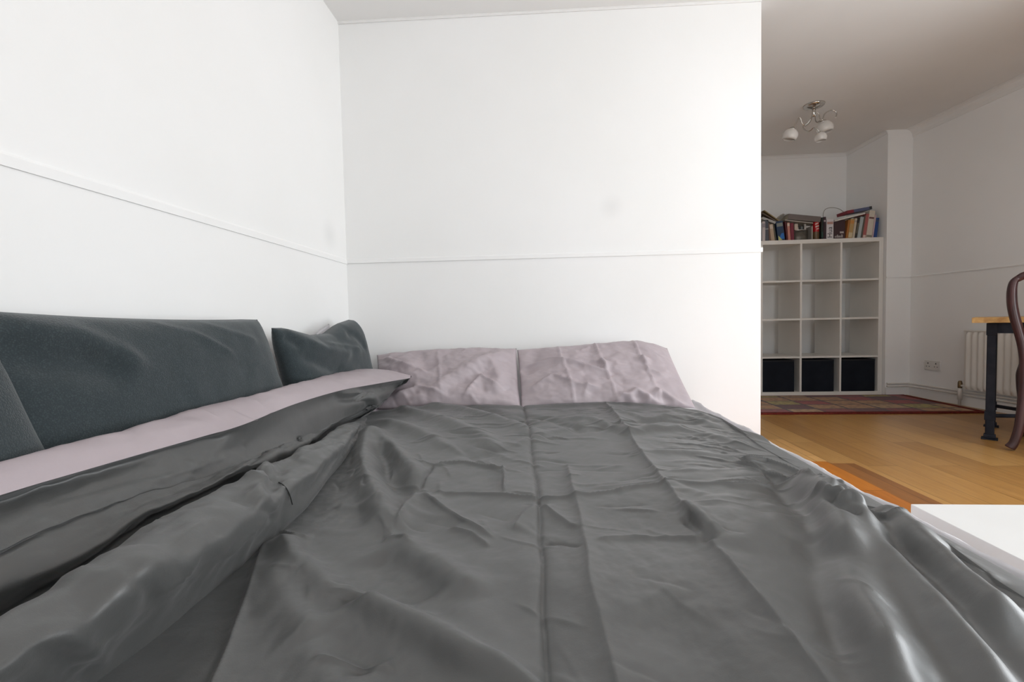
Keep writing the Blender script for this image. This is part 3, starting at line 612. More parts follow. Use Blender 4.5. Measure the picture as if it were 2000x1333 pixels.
back_cushion(.64, 1.555, -.945, -.865, .772, .075, wrc1, 'large dark teal-grey back cushion in the middle of the row on the left wall', top=lambda U: np.interp(U, [0, .3, .9, 1], [0, -.006, -.014, -.018]), ytop=(0, -.09))
back_cushion(1.575, 2.30, -.935, -.865, .715, .07, wrc2, 'small dark teal-grey back cushion in the wall corner, peaked at one end', top=lambda U: np.interp(U, [0, .08, .3, .5, .68, .85, 1], [.01, .012, -.015, -.012, .03, .045, .0]), ytop=(-.05, -.03))
me, b_ = puffy('throw_pillow', (-1.025, 2.02, .700), (-1.025, 2.14, .738), (-1.02, 1.90, .34), (-1.02, 2.18, .34), .016, 30, 30, px=4)
o = link('throw_pillow', me, M['sheet'], None, True); o.location = b_; tag(o, 'thin off-white pillow, only its tip showing behind the corner cushion', 'pillow')

# ------------------------------------------------------------------ white low table at the right
TZ = .275; c0 = atz(1777, 985, TZ); c1 = atz(2000, 1105, TZ); TX0 = max(c0[0], c1[0]) + .002; TY1 = c0[1]
t = empty('coffee_table', (TX0 + .45, TY1 - .3, 0), label='low white coffee table beside the right edge of the bed', cat='table')
L_ = Matrix.Translation((-(TX0 + .45), -(TY1 - .3), 0))
def part(name, bm, m, parent, smooth=False, off=None):
    if off is not None: bm.transform(off)
    return from_bm(name, bm, m, parent, smooth)
part('tabletop', B(TX0, TX0 + .90, TY1 - .60, TY1, TZ - .05, TZ, .0015), M['white'], t, off=L_)
for x in (TX0 + .002, TX0 + .848):
    for y in (TY1 - .598, TY1 - .052): part('leg', B(x, x + .05, y, y + .05, 0, TZ - .05), M['white'], t, off=L_)

# ------------------------------------------------------------------ cube shelf
SY = 4.33; SD = .385; SX0, SX1, SZ = 1.945, 3.014, 1.408
t = empty('cube_shelf', (2.48, SY + .19, 0), label='white open cube shelf unit standing in the far alcove', cat='shelf')
L_ = Matrix.Translation((-2.48, -(SY + .19), 0))
cx = [(1.945, 1.981), (2.306, 2.323), (2.650, 2.666), (2.978, 3.014)]
cz = [(0, .036), (.343, .359), (.687, .703), (1.031, 1.047), (1.372, 1.408)]
for k in (0, 3): part('side_panel', B(*cx[k], SY, SY + SD, .036, 1.372, .001), M['shelf'], t, off=L_)
part('bottom_panel', B(1.945, 3.014, SY, SY + SD, 0, .036, .001), M['shelf'], t, off=L_); part('top_panel', B(1.945, 3.014, SY, SY + SD, 1.372, 1.408, .001), M['shelf'], t, off=L_)
for k in (1, 2): part('divider', B(*cx[k], SY + .001, SY + SD, .036, 1.372), M['shelf'], t, off=L_)
for k in (1, 2, 3):
    bm = bmesh.new()
    for i in range(3): box(bm, cx[i][1], cx[i + 1][0], SY + .002, SY + SD, *cz[k])
    part('shelf_board', bm, M['shelf'], t, off=L_)
for i, nm in enumerate(('left', 'middle', 'right')):
    x0 = cx[i][1] + .003; x1 = cx[i + 1][0] - (.045 if i < 2 else .022); z0, z1 = .0365, .325
    b_ = empty('storage_box', ((x0 + x1) / 2, SY + .16, z0), label='black fabric storage box in the bottom %s compartment of the white cube shelf' % nm, cat='box', group='fabric boxes in the cube shelf')
    L2 = Matrix.Translation((-(x0 + x1) / 2, -(SY + .16), -z0)); y0, y1 = SY + .006, SY + .32
    bm = bmesh.new(); th = .008
    box(bm, x0, x1, y0, y0 + th, z0, z1); box(bm, x0, x1, y1 - th, y1, z0, z1); box(bm, x0, x0 + th, y0 + th, y1 - th, z0, z1); box(bm, x1 - th, x1, y0 + th, y1 - th, z0, z1); box(bm, x0 + th, x1 - th, y0 + th, y1 - th, z0, z0 + th)
    part('body', bm, M['box'], b_, off=L2)
    bm = bmesh.new(); box(bm, x0, x1, y0 - .002, y0 + th + .002, z1 - .012, z1 + .002); box(bm, x0, x1, y1 - th - .002, y1 + .002, z1 - .012, z1 + .002); box(bm, x0 - .001, x0 + th + .002, y0, y1, z1 - .012, z1 + .002); box(bm, x1 - th - .002, x1 + .001, y0, y1, z1 - .012, z1 + .002)
    part('rim', bm, M['boxrim'], b_, off=L2)

# ------------------------------------------------------------------ what lies on the shelf
BG = 'books on top of the cube shelf'
FYB = SY + .03
def shelf_x(px): return aty(px, 467, FYB)[0]
def shelf_z(py, px=1600): return aty(px, py, FYB)[2]
def book(px0, px1, ytop, lean, color, label, depth=.17, y0=0., band=None, paper=False, spine_in=False):
    """an upright book: spine between px0 and px1 at its foot, top at pixel row ytop, leaning lean radians to the right"""
    x0, x1 = shelf_x(px0), shelf_x(px1); pxm = (px0 + px1) / 2
    th = (x1 - x0) * math.cos(lean); h = (shelf_z(ytop, pxm) - SZ) / math.cos(lean) - abs(math.sin(lean)) * th * .5
    xm = (x0 + x1) / 2; lift = abs(math.sin(lean)) * th / 2
    t = empty('book', (xm, FYB + y0, SZ + lift + .0006), label=label, cat='book', group=BG); t.rotation_euler = (0, lean, 0)
    cv = .0022; a = th / 2
    bm = bmesh.new(); box(bm, -a, a, 0, cv, 0, h, .0006); box(bm, -a, -a + cv, cv, depth, 0, h); box(bm, a - cv, a, cv, depth, 0, h)
    from_bm('cover', bm, cmat(color, .7 if paper else .5), t)
    from_bm('pages', B(-a + cv, a - cv, cv, depth - .004, .003, h - .003), M['page'], t)
    for b0, b1, c in (band or []):
        o = from_bm('spine_label', B(-a * .86, a * .86, -.0008, .0004, h * b0, h * b1), cmat(c, .5), t)
    return t, h, th
book(1482, 1488, 436, .02, (.30, .30, .32), 'grey book at the partition end of the shelf-top row, behind the pale spine')
book(1488.6, 1494.6, 433, .01, (.50, .43, .42), 'pinkish white book standing at the left end of the shelf top', band=[(.7, .9, (.25, .22, .24))])
book(1495, 1501.6, 430, -.02, (.06, .062, .08), 'dark navy-grey book second from the left end of the shelf top', band=[(.55, .6, (.3, .3, .3))])
book(1502.4, 1505.2, 436, -.05, (.16, .08, .05), 'thin brown book between the navy-grey and tan spines')
book(1506.5, 1513.5, 438, -.13, (.42, .31, .21), 'tan paperback leaning left beside the blue book', band=[(.72, .95, (.55, .47, .38))])
book(1514.2, 1517, 438, -.14, (.06, .055, .03), 'thin dark olive book leaning against the tan paperback')
t, h, th = book(1520, 1533.5, 432, -.13, (.010, .035, .085), 'thick dark blue book with a grey label and bright blue foot', band=[(.72, .90, (.20, .22, .20))])
bm = bmesh.new(); v_ = [bm.verts.new(p) for p in ((-th * .40, -.0009, .012), (th * .42, -.0009, .012), (th * .42, -.0009, h * .36), (th * .1, -.0009, h * .36))]; bm.faces.new(v_)
r_ = bmesh.ops.extrude_face_region(bm, geom=bm.faces[:]); [setattr(q, 'co', q.co + Vector((0, .0012, 0))) for q in r_['geom'] if isinstance(q, bmesh.types.BMVert)]
bmesh.ops.recalc_face_normals(bm, faces=bm.faces[:]); from_bm('spine_panel', bm, cmat((.01, .13, .42), .5), t)
bm = bmesh.new(); v_ = [bm.verts.new(p) for p in ((-th * .46, -.0013, .003), (th * .1, -.0013, .003), (-th * .40, -.0013, h * .26))]; bm.faces.new(v_)
r_ = bmesh.ops.extrude_face_region(bm, geom=bm.faces[:]); [setattr(q, 'co', q.co + Vector((0, .0012, 0))) for q in r_['geom'] if isinstance(q, bmesh.types.BMVert)]
bmesh.ops.recalc_face_normals(bm, faces=bm.faces[:]); from_bm('spine_corner', bm, cmat((.45, .47, .16), .5), t)
book(1536.6, 1538.6, 433, -.10, (.10, .01, .015), 'thin dark red book right of the blue book')
book(1539.5, 1544.5, 435, -.07, (.50, .20, .16), 'salmon pink book beside the crimson one', band=[(.8, .95, (.6, .5, .42))])
book(1545, 1551.4, 436, -.05, (.17, .012, .03), 'crimson book left of the dark metal container')
# dark metal container with odds and ends
x0, x1 = shelf_x(1552.6), shelf_x(1583); zt = shelf_z(448, 1568)
t = empty('desk_tidy', ((x0 + x1) / 2, FYB + .05, SZ + .0006), label='dull grey metal container of odds and ends on the shelf top', cat='container'); hh = zt - SZ; rr = (x1 - x0) / 2
bm = bmesh.new(); lathe(bm, [(rr * .96, 0), (rr, .004), (rr, hh), (rr - .003, hh), (rr - .003, .006), (.001, .006)], 28, Matrix.Diagonal((1, .62, 1, 1))); from_bm('body', bm, vary(mat('dull_tin', rough=.45, metal=.6), (.10, .09, .075), (.15, .135, .115), 30), t, True)
bm = bmesh.new(); bm2 = bmesh.new()
lathe(bm, [(rr + .0005, 0), (rr + .003, .002), (rr + .0005, .005)], 28, Matrix.Translation((0, 0, hh - .006)) @ Matrix.Diagonal((1, .62, 1, 1)), cap=False); from_bm('rim', bm, M['chrome'], t, True)
for i, (dx, w_, h_, c) in enumerate([(-.042, .030, .055, (.55, .45, .36)), (-.008, .012, .04, (.03, .03, .03)), (.008, .010, .03, (.22, .26, .26)), (.022, .012, .042, (.02, .02, .02)), (.036, .016, .052, (.42, .40, .37))]):
    o = from_bm('card' if w_ > .013 else 'marker', B(-w_ / 2, w_ / 2, -.008, .008, -hh * .6, h_, .002), cmat(c, .6), None)
    o.location = ((x0 + x1) / 2 + dx, FYB + .035, zt)
    tag(o, ['cream packet', 'black marker', 'grey-green marker', 'second black marker', 'pale grey packet'][i] + ' standing in the dull metal container', 'packet' if w_ > .013 else 'pen')
book(1585, 1587.5, 442, 0, (.32, .30, .27), 'thin silvery grey book between the metal container and the red can', depth=.10)
# red can
px = aty(1597, 460, FYB)[0]; zt = shelf_z(424, 1597); t = empty('canister', (px, FYB + .03, SZ + .0006), label='tall red canister with a brown lower half on the shelf top', cat='can'); hh = zt - SZ; r0 = .026
bm = bmesh.new(); lathe(bm, [(r0 * .9, 0), (r0, .004), (r0, hh * .36), (r0, hh * .9), (r0 * .95, hh * .93), (r0 * .8, hh * .955), (.001, hh * .955)], 28)
for f in bm.faces: f.material_index = 0 if f.calc_center_median().z < hh * .34 else 1
from_bm('body', bm, [cmat((.13, .075, .03), .4), cmat((.42, .006, .010), .35)], t, True)
bm = bmesh.new(); lathe(bm, [(r0 * .78, hh * .95), (r0 * .78, hh * .985), (r0 * .7, hh), (.001, hh)], 24); from_bm('lid', bm, cmat((.45, .010, .012), .35), t, True)
def wrap(bm, r, a0, a1, z0, z1, tilt=0.):
    n = 8; A = [[bm.verts.new((r * math.sin(a), -r * math.cos(a), z + tilt * (a - a0))) for a in np.linspace(a0, a1, n)] for z in (z0, z1)]
    for i in range(n - 1): bm.faces.new((A[0][i], A[0][i + 1], A[1][i + 1], A[1][i]))
bm = bmesh.new(); wrap(bm, r0 + .0008, -.6, .6, hh * .54, hh * .60, .008); wrap(bm, r0 + .0008, -.7, .3, hh * .66, hh * .71, .010); wrap(bm, r0 + .0008, -.3, .7, hh * .45, hh * .49, .006)
o = from_bm('label_marks', bm, cmat((.60, .50, .45), .5), t)
book(1604, 1607.8, 425, 0, (.008, .016, .012), 'black-green book right of the red canister', band=[(.1, .35, (.01, .05, .04))])
book(1608.4, 1613, 424, .0, (.030, .010, .018), 'very dark plum book beside the white-spined one', band=[(.78, .86, (.40, .34, .36))])
t, h, th = book(1614.2, 1627.8, 428, 0, (.60, .57, .58), 'thick white-spined book with dark upright lettering', band=[(.74, .86, (.40, .22, .18))])
fc = bpy.data.curves.new('spine_lettering', 'FONT'); fc.body = 'Hua'; fc.size = .060; fc.extrude = .0004; fc.align_x = 'LEFT'; fc.align_y = 'CENTER'
fo = bpy.data.objects.new('tmp', fc); col.objects.link(fo); bpy.context.view_layer.update()
me = bpy.data.meshes.new_from_object(fo.evaluated_get(bpy.context.evaluated_depsgraph_get())); bpy.data.objects.remove(fo)
o = link('spine_lettering', me, cmat((.05, .05, .055), .6), t); o.location = (0, -.0008, .012); o.rotation_euler = (PI / 2, -PI / 2, 0)
# dark book facing out
x0, x1 = shelf_x(1629.5), shelf_x(1651); zt = shelf_z(430, 1640)
t = empty('book', ((x0 + x1) / 2, FYB + .004, SZ + .0006), label='dark maroon book with pale foot lettering, propped cover outwards', cat='book', group=BG); a = (x1 - x0) / 2; h = zt - SZ
bm = bmesh.new(); box(bm, -a, a, 0, .003, 0, h, .0008); box(bm, -a, a, .022, .025, 0, h, .0008); box(bm, -a, -a + .003, .003, .022, 0, h); from_bm('cover', bm, cmat((.040, .014, .018), .5), t)
from_bm('pages', B(-a + .003, a - .003, .003, .022, .003, h - .003), M['page'], t)
bm = bmesh.new(); random.seed(4); xx = -a + .006
while xx < a - .02:
    ww = random.uniform(.003, .007); box(bm, xx, xx + ww, -.0008, .0004, .012, .012 + random.uniform(.014, .030)); xx += ww + .003
box(bm, a - .045, a - .012, -.0008, .0004, .050, .066)
from_bm('cover_marks', bm, cmat((.42, .38, .36), .6), t)
book(1652, 1655.5, 430, .13, (.36, .13, .02), 'thin orange book leaning right, first of the right-hand leaning books')
book(1656, 1664, 428, .13, (.42, .27, .10), 'ochre book leaning right beside the thin orange one', band=[(.75, .92, (.50, .22, .05)), (.05, .3, (.55, .45, .28))])
book(1664.5, 1669, 427, .13, (.50, .43, .33), 'cream book leaning right between ochre and black books', band=[(.8, .9, (.30, .28, .25))])
book(1669.6, 1673, 426, .15, (.02, .016, .012), 'thin black book leaning right left of the grey-blue one', band=[(.25, .75, (.14, .12, .08))])
book(1674, 1680.5, 424, .15, (.36, .40, .40), 'pale grey-blue book leaning right')
book(1681.2, 1684, 421.5, .15, (.10, .09, .07), 'thin dark brown book between grey-blue and salmon spines')
book(1684.5, 1690.5, 418, .14, (.36, .10, .09), 'faded salmon red book leaning right, beside the thick cream one', band=[(.02, .12, (.55, .42, .36))])
book(1691.5, 1702.5, 412, .12, (.56, .50, .42), 'thick cream book, tallest at the right end of the shelf top', band=[(.70, .76, (.10, .03, .03)), (.02, .10, (.2, .18, .14))])
book(1703, 1705.6, 420, .12, (.50, .36, .38), 'thin pink book between the thick cream and blue books')
book(1706.2, 1712.5, 426, .11, (.012, .050, .20), 'blue book at the far right end of the shelf top', band=[(.80, .90, (.03, .06, .12))])
# flat things lying on top
def lying(pA, pB, thick, depth, color, name, label, cat, y0=0., pages=True, group=None, ends=None):
    """a flat thing whose lower front edge runs from pixel pA to pixel pB"""
    A = aty(*pA, FYB + y0); C = aty(*pB, FYB + y0); L = float(np.hypot(C[0] - A[0], C[2] - A[2])); th = -math.atan2(C[2] - A[2], C[0] - A[0])
    t = empty(name, A, label=label, cat=cat, group=group); t.rotation_euler = (0, th, 0)
    if pages:
        bm = bmesh.new(); box(bm, 0, L, 0, depth, 0, .0025, .0006); box(bm, 0, L, 0, depth, thick - .0025, thick, .0006); box(bm, 0, L, 0, .002, .0025, thick - .0025)
        from_bm('cover', bm, cmat(color, .5), t); from_bm('pages', B(.004, L - .004, .002, depth - .004, .0025, thick - .0025), M['page'], t)
    else: from_bm('sheet', B(0, L, 0, depth, 0, thick, .0008), cmat(color, .6), t)
    if ends:
        for f0, f1, c in ends: from_bm('spine_band', B(L * f0, L * f1, -.0008, depth * .98, -.0004, thick + .0006), cmat(c, .5), t)
    return t
lying((1533, 431), (1588, 437), .010, .19, (.32, .29, .25), 'magazine', 'pale grey magazine lying across the dark container and upright books', 'magazine', pages=False)
t = lying((1537.5, 429), (1601, 431), .050, .17, (.15, .125, .115), 'book', 'big grey-brown book lying flat on top of the magazine', 'book', y0=.004, group=BG)
t.rotation_euler = (0, .13, 0); t.location = aty(1539, 428.5, FYB + .004)
lying((1488, 428), (1514, 437.5), .022, .17, (.36, .35, .33), 'book', 'pale grey book slanting down over the left-hand books', 'book', group=BG)
lying((1486, 416), (1519, 435), .011, .19, (.08, .05, .03), 'book', 'slim brown book slanting down, lower of the two on the left pile', 'book', y0=.002, group=BG)
lying((1492, 412), (1523.5, 434), .009, .16, (.24, .17, .07), 'book', 'slim tan book slanting down, topmost of the left pile', 'book', y0=.006, group=BG)
t = lying((1631, 433), (1690, 418), .012, .20, (.62, .60, .55), 'tray', 'white flat tray tilted across the tops of the right-hand books', 'tray', y0=-.012, pages=False)
t = lying((1655, 417.5), (1703.5, 408.5), .026, .15, (.085, .10, .19), 'book', 'blue book with a red end lying tilted over the right-hand books', 'book', y0=.03, group=BG, ends=[(0, .27, (.22, .015, .03)), (.90, 1.0, (.02, .025, .03))])
# clear bag folded over between the left pile and the grey-brown book
pts = [(1524, 433), (1521, 425), (1528, 419), (1538, 417)]
P = np.array([aty(*p, FYB + .03) for p in pts]); bm = bmesh.new()
C = crv(P, 14); rows = []
for k, yy in enumerate(np.linspace(0, .12, 8)):
    rows.append([bm.verts.new(Vector(c) + Vector((.004 * math.sin(k * 1.7 + i), yy, .006 * math.sin(k * 1.3 + i * .9) - .05 * (yy / .12) ** 2))) for i, c in enumerate(C)])
for i in range(7):
    for j in range(13): bm.faces.new((rows[i][j], rows[i][j + 1], rows[i + 1][j + 1], rows[i + 1][j]))
mb = mat('clear_plastic', (.55, .52, .45), .35); pb(mb).inputs['Alpha'].default_value = .55
o = from_bm('plastic_bag', bm, mb, None, True); sm = o.modifiers.new('thick', 'SOLIDIFY'); sm.thickness = .0008; tag(o, 'cloudy plastic bag slumped between the slanting books and the grey-brown book', 'bag')
# wire loop
bm = bmesh.new(); tube(bm, [aty(*p, FYB + .10) for p in [(1607.5, 424), (1608.5, 415), (1613, 408.5), (1622, 406), (1632, 406.5), (1641, 409.5), (1648, 415), (1653, 421)]], .0028, 8, 40)
o = from_bm('wire_loop', bm, mat('grey_wire', (.30, .28, .25), .5), None, True); tag(o, 'grey wire hoop arching above the white-spined book', 'wire')

# ------------------------------------------------------------------ ceiling light
b_ = atz(1590, 205, ZC); LY = b_[1]
t = empty('ceiling_light', (b_[0], b_[1], ZC), label='chrome ceiling light with curly arms and white glass shades', cat='lamp')
LO = np.array([b_[0], b_[1], ZC])
bm = bmesh.new(); lathe(bm, [(.001, -.030), (.018, -.030), (.030, -.026), (.060, -.016), (.070, -.008), (.072, 0), (.001, 0)][::-1], 36, cap=False); bmesh.ops.recalc_face_normals(bm, faces=bm.faces[:]); from_bm('ceiling_plate', bm, M['chrome'], t, True)
def lp(px, py, dy=0.): return aty(px, py, LY + dy) - LO
bm = bmesh.new(); tube(bm, [(0, 0, -.028), tuple(lp(1589, 219)), tuple(lp(1589, 228))], [.014, .010, .008], 12); from_bm('stem', bm, M['chrome'], t, True)
arms = [[(1587, 217, 0), (1586, 226, 0), (1583.5, 236, -.01), (1578, 243, -.02), (1572.7, 246, -.03), (1566.6, 240.7, -.04), (1563, 230.5, -.05), (1560, 231, -.05), (1557, 237, -.05), (1552, 246, -.05), (1549, 250, -.05)],
        [(1591.6, 217, 0), (1592, 226, 0), (1592.5, 235, .03), (1596, 239, .05), (1601, 236, .06), (1604, 235, .06), (1606, 238, .06)],
        [(1592, 218, 0), (1599, 223, -.02), (1602, 233, -.04), (1606, 234, -.05), (1610, 224, -.05), (1617, 218, -.05), (1625, 215.5, -.05), (1632, 218, -.05), (1634, 223, -.05), (1632, 230, -.05)],
        [(1588, 218, 0), (1586, 228, .0), (1577, 241, .02), (1568.6, 247, .03), (1572, 254, .02), (1578, 256.8, 0), (1584, 254, -.02), (1589, 250, -.04), (1596, 253, -.05), (1601, 259, -.05)]]
for a in arms:
    bm = bmesh.new(); tube(bm, [tuple(lp(*p)) for p in a], .0042, 8, 60); from_bm('arm', bm, M['chrome'], t, True)
for (px, py, dy, tilt, sc) in [(1547.5, 251.5, -.05, (.15, .25, 0), 1.0), (1606.5, 238, .06, (-.1, -.25, 0), 1.1), (1602.5, 259, -.05, (0, -.05, 0), .78)]:
    R = Matrix.Translation(Vector(lp(px, py, dy))) @ Matrix.Rotation(tilt[1], 4, 'Y') @ Matrix.Rotation(tilt[0], 4, 'X') @ Matrix.Scale(sc, 4)
    bm = bmesh.new(); lathe(bm, [(.022, -.003), (.036, -.012), (.049, -.030), (.053, -.050), (.049, -.068), (.042, -.080), (.040, -.079), (.046, -.066), (.049, -.050), (.046, -.032), (.034, -.015), (.018, -.006)], 28, R, cap=False)
    o = from_bm('shade', bm, M['opal'], t, True); o['label'] = 'white opal glass shade'
    bm = bmesh.new(); lathe(bm, [(.007, .014), (.012, .010), (.024, .0), (.025, -.006), (.018, -.008)], 20, R); from_bm('shade_holder', bm, M['chrome'], o, True)

# ------------------------------------------------------------------ rug
rA, rB = atz(1480, 812, .008), atz(1900, 803, .008)
RX0, RX1, RY0, RY1 = 1.05, 3.17, 3.50, 4.29
m = mat('rug_wool', rough=.95, spec=.1, sheen=.2)
tc = nd(m, 'ShaderNodeTexCoord'); mp = nd(m, 'ShaderNodeMapping'); mp.inputs['Location'].default_value = (.03, .05, 0); ln(m, tc.outputs['Object'], mp.inputs['Vector'])
br = nd(m, 'ShaderNodeTexBrick', offset=0., offset_frequency=2); br.inputs['Scale'].default_value = 1; br.inputs['Brick Width'].default_value = .235; br.inputs['Row Height'].default_value = .175
br.inputs['Mortar Size'].default_value = .010; br.inputs['Mortar Smooth'].default_value = .1; br.inputs['Color1'].default_value = (0, 0, 0, 1); br.inputs['Color2'].default_value = (1, 1, 1, 1)
ln(m, mp.outputs[0], br.inputs['Vector'])
cr = nd(m, 'ShaderNodeValToRGB'); cr.color_ramp.interpolation = 'CONSTANT'; e = cr.color_ramp.elements
e[0].position = 0; e[0].color = (.34, .16, .05, 1); e[1].position = .8; e[1].color = (.20, .014, .012, 1)
for p_, c_ in ((.2, (.26, .022, .014)), (.38, (.32, .24, .05)), (.50, (.10, .012, .014)), (.66, (.38, .22, .09))):
    k = e.new(p_); k.color = (*c_, 1)
ln(m, br.outputs['Color'], cr.inputs['Fac'])
vo = nd(m, 'ShaderNodeTexVoronoi', Scale=26.); ln(m, tc.outputs['Object'], vo.inputs['Vector'])
c2 = nd(m, 'ShaderNodeValToRGB'); c2.color_ramp.elements[0].position = .28; c2.color_ramp.elements[1].position = .5
c2.color_ramp.elements[0].color = (.10, .02, .02, 1); c2.color_ramp.elements[1].color = (1, 1, 1, 1); ln(m, vo.outputs['Distance'], c2.inputs['Fac'])
mx = nd(m, 'ShaderNodeMixRGB', blend_type='MIX', Fac=.45); ln(m, cr.outputs['Color'], mx.inputs['Color1'])
m3 = nd(m, 'ShaderNodeMixRGB', blend_type='MULTIPLY', Fac=1.); ln(m, cr.outputs['Color'], m3.inputs['Color1']); ln(m, c2.outputs['Color'], m3.inputs['Color2']); ln(m, m3.outputs[0], mx.inputs['Color2'])
m4 = nd(m, 'ShaderNodeMixRGB', blend_type='MIX'); m4.inputs['Color2'].default_value = (.045, .014, .012, 1); ln(m, br.outputs['Fac'], m4.inputs['Fac']); ln(m, mx.outputs[0], m4.inputs['Color1']); ln(m, m4.outputs[0], pb(m).inputs['Base Color'])
M['rug'] = m; M['rugedge'] = vary(mat('rug_border', rough=.95, spec=.1), (.10, .014, .012), (.17, .028, .02), 60)
t = empty('rug', ((RX0 + RX1) / 2, (RY0 + RY1) / 2, 0), label='red and ochre patchwork rug in front of the white cube shelf', cat='rug')
L_ = Matrix.Translation((-(RX0 + RX1) / 2, -(RY0 + RY1) / 2, 0))
part('pile', B(RX0 + .05, RX1 - .05, RY0 + .05, RY1 - .02, .001, .010), M['rug'], t, off=L_)
bm = bmesh.new(); box(bm, RX0, RX1, RY0, RY0 + .05, .001, .011, .003); box(bm, RX0, RX1, RY1 - .02, RY1, .001, .011, .003); box(bm, RX0, RX0 + .05, RY0 + .05, RY1 - .02, .001, .011, .003); box(bm, RX1 - .05, RX1, RY0 + .05, RY1 - .02, .001, .011, .003)
part('border', bm, M['rugedge'], t, off=L_)
bm = bmesh.new(); random.seed(2)
for y in np.linspace(RY0 + .01, RY1 - .01, 90):
    tube(bm, [(RX1 - .002, y, .006), (RX1 + .02, y + random.uniform(-.004, .004), .008), (RX1 + .035, y + random.uniform(-.006, .006), .002)], .002, 5)
o = part('fringe', bm, mat('rug_fringe', (.34, .24, .15), .95), t, off=L_); o['kind'] = 'stuff'

# ------------------------------------------------------------------ right wall: socket, pipes, radiator
def wall_x(y):
    ys = [q[1] for q in RW[::-1]]; xs_ = [q[0] for q in RW[::-1]]; return float(np.interp(y, ys, xs_))
def wall_hit(px, py):
    r = ray(px, py)
    for (x0, y0), (x1, y1) in zip(RW[:-1], RW[1:]):
        nx_, ny_ = (y1 - y0), -(x1 - x0); tt = (nx_ * x0 + ny_ * y0) / (nx_ * r[0] + ny_ * r[1]); p = O_ + r * tt
        if min(y0, y1) - 1e-3 <= p[1] <= max(y0, y1) + 1e-3: return p
wa = math.atan2(RW[1][1] - RW[0][1], RW[1][0] - RW[0][0])    # direction of the wall towards the viewer
def on_wall(p): return (float(p[0]), float(p[1]))
p = wall_hit(1822, 714)
t = empty('power_socket', (p[0], p[1], p[2]), label='white double power socket low on the right-hand wall', cat='socket'); t.rotation_euler = (0, 0, wa)   # local +x runs along the wall, local -y faces the room
q0, q1 = wall_hit(1807, 714), wall_hit(1838, 714); hw = float(np.hypot(q0[0] - q1[0], q0[1] - q1[1])) / 2
from_bm('plate', B(-hw, hw, -.009, 0, -.040, .040, .003), M['socket'], t)
for s in (-1, 1):
    bm = bmesh.new(); box(bm, s * hw * .5 - .004, s * hw * .5 + .004, -.0096, -.008, .010, .022); box(bm, s * hw * .5 - .016, s * hw * .5 - .009, -.0096, -.008, -.014, -.008); box(bm, s * hw * .5 + .009, s * hw * .5 + .016, -.0096, -.008, -.014, -.008)
    from_bm('outlet', bm, M['darkhole'], t)
    from_bm('switch', B(s * hw * .5 - .007 + s * .03, s * hw * .5 + .007 + s * .03, -.012, -.008, .008, .026, .001), M['socket'], t)
for k, z in enumerate((.112, .088)):
    bm = bmesh.new(); d = .022
    tube(bm, [(FX0 + .005, FY - d, z), (FX1 - .03, FY - d, z), (FX1 - d, FY - d - .02, z), (RW[1][0] - d, RW[1][1], z), (RW[2][0] - d, RW[2][1], z)], .0075, 8)
    o = from_bm('heating_pipe', bm, M['radiator'], None, True); tag(o, ('upper' if k == 0 else 'lower') + ' white heating pipe running along the wall above the skirting', 'pipe', 'heating pipes')
bm = bmesh.new()
ry1 = wall_hit(1897, 700)[1]; ry0 = ry1 - 1.0; rz0, rz1 = .135, .585
def rw_pt(s): # point on wall s metres from the radiator's far end, towards the viewer
    y = ry1 - s; return wall_x(y), y
t = empty('radiator', (*rw_pt(.5), rz0), label='white ribbed panel radiator on the right wall behind the desk', cat='radiator')
ang = math.atan2(rw_pt(1)[1] - rw_pt(0)[1], rw_pt(1)[0] - rw_pt(0)[0]); t.rotation_euler = (0, 0, ang)
bm = bmesh.new(); n = 240; cols = []
hz = rz1 - rz0
for i in range(n + 1):
    x = -.5 + i / n; ph = (x / .045) % 1.0; dpt = -.055 - .016 * (.5 - .5 * math.cos(2 * PI * ph)) * (1 if abs(x) < .48 else 0)
    cols.append([(x, dpt if 0 < k < 5 else -.055, z) for k, z in enumerate((.006, .030, .045, hz - .045, hz - .030, hz - .006))])
vs = [[bm.verts.new(p_) for p_ in c] for c in cols]
for i in range(n):
    for k in range(5): bm.faces.new((vs[i][k], vs[i + 1][k], vs[i + 1][k + 1], vs[i][k + 1]))
from_bm('panel', bm, M['radiator'], t, True)
bm = bmesh.new(); box(bm, -.5, .5, -.054, -.030, 0, hz, .004); from_bm('back_panel', bm, M['radiator'], t)
bm = bmesh.new(); box(bm, -.505, .505, -.060, -.026, hz - .004, hz + .006, .002); from_bm('top_grille', bm, M['radiator'], t)
for x in (-.35, .35): from_bm('bracket', B(x - .02, x + .02, -.030, 0, .05, hz - .05), M['radiator'], t)
bm = bmesh.new(); tube(bm, [(-.50, -.045, .025), (-.53, -.045, .025), (-.537, -.045, .018), (-.537, -.045, -rz0 + .0)], .0085, 10); from_bm('inlet_pipe', bm, M['radiator'], t, True)
bm = bmesh.new(); lathe(bm, [(.010, -.03), (.014, -.02), (.014, .015), (.010, .03), (.001, .032)], 14, Matrix.Translation((-.537, -.045, .03))); from_bm('valve', bm, M['brass'], t, True)
bm = bmesh.new(); lathe(bm, [(.015, -.115), (.015, -.030), (.012, -.026)], 14, Matrix.Translation((-.537, -.045, .03))); from_bm('pipe_sleeve', bm, M['radiator'], t, True)

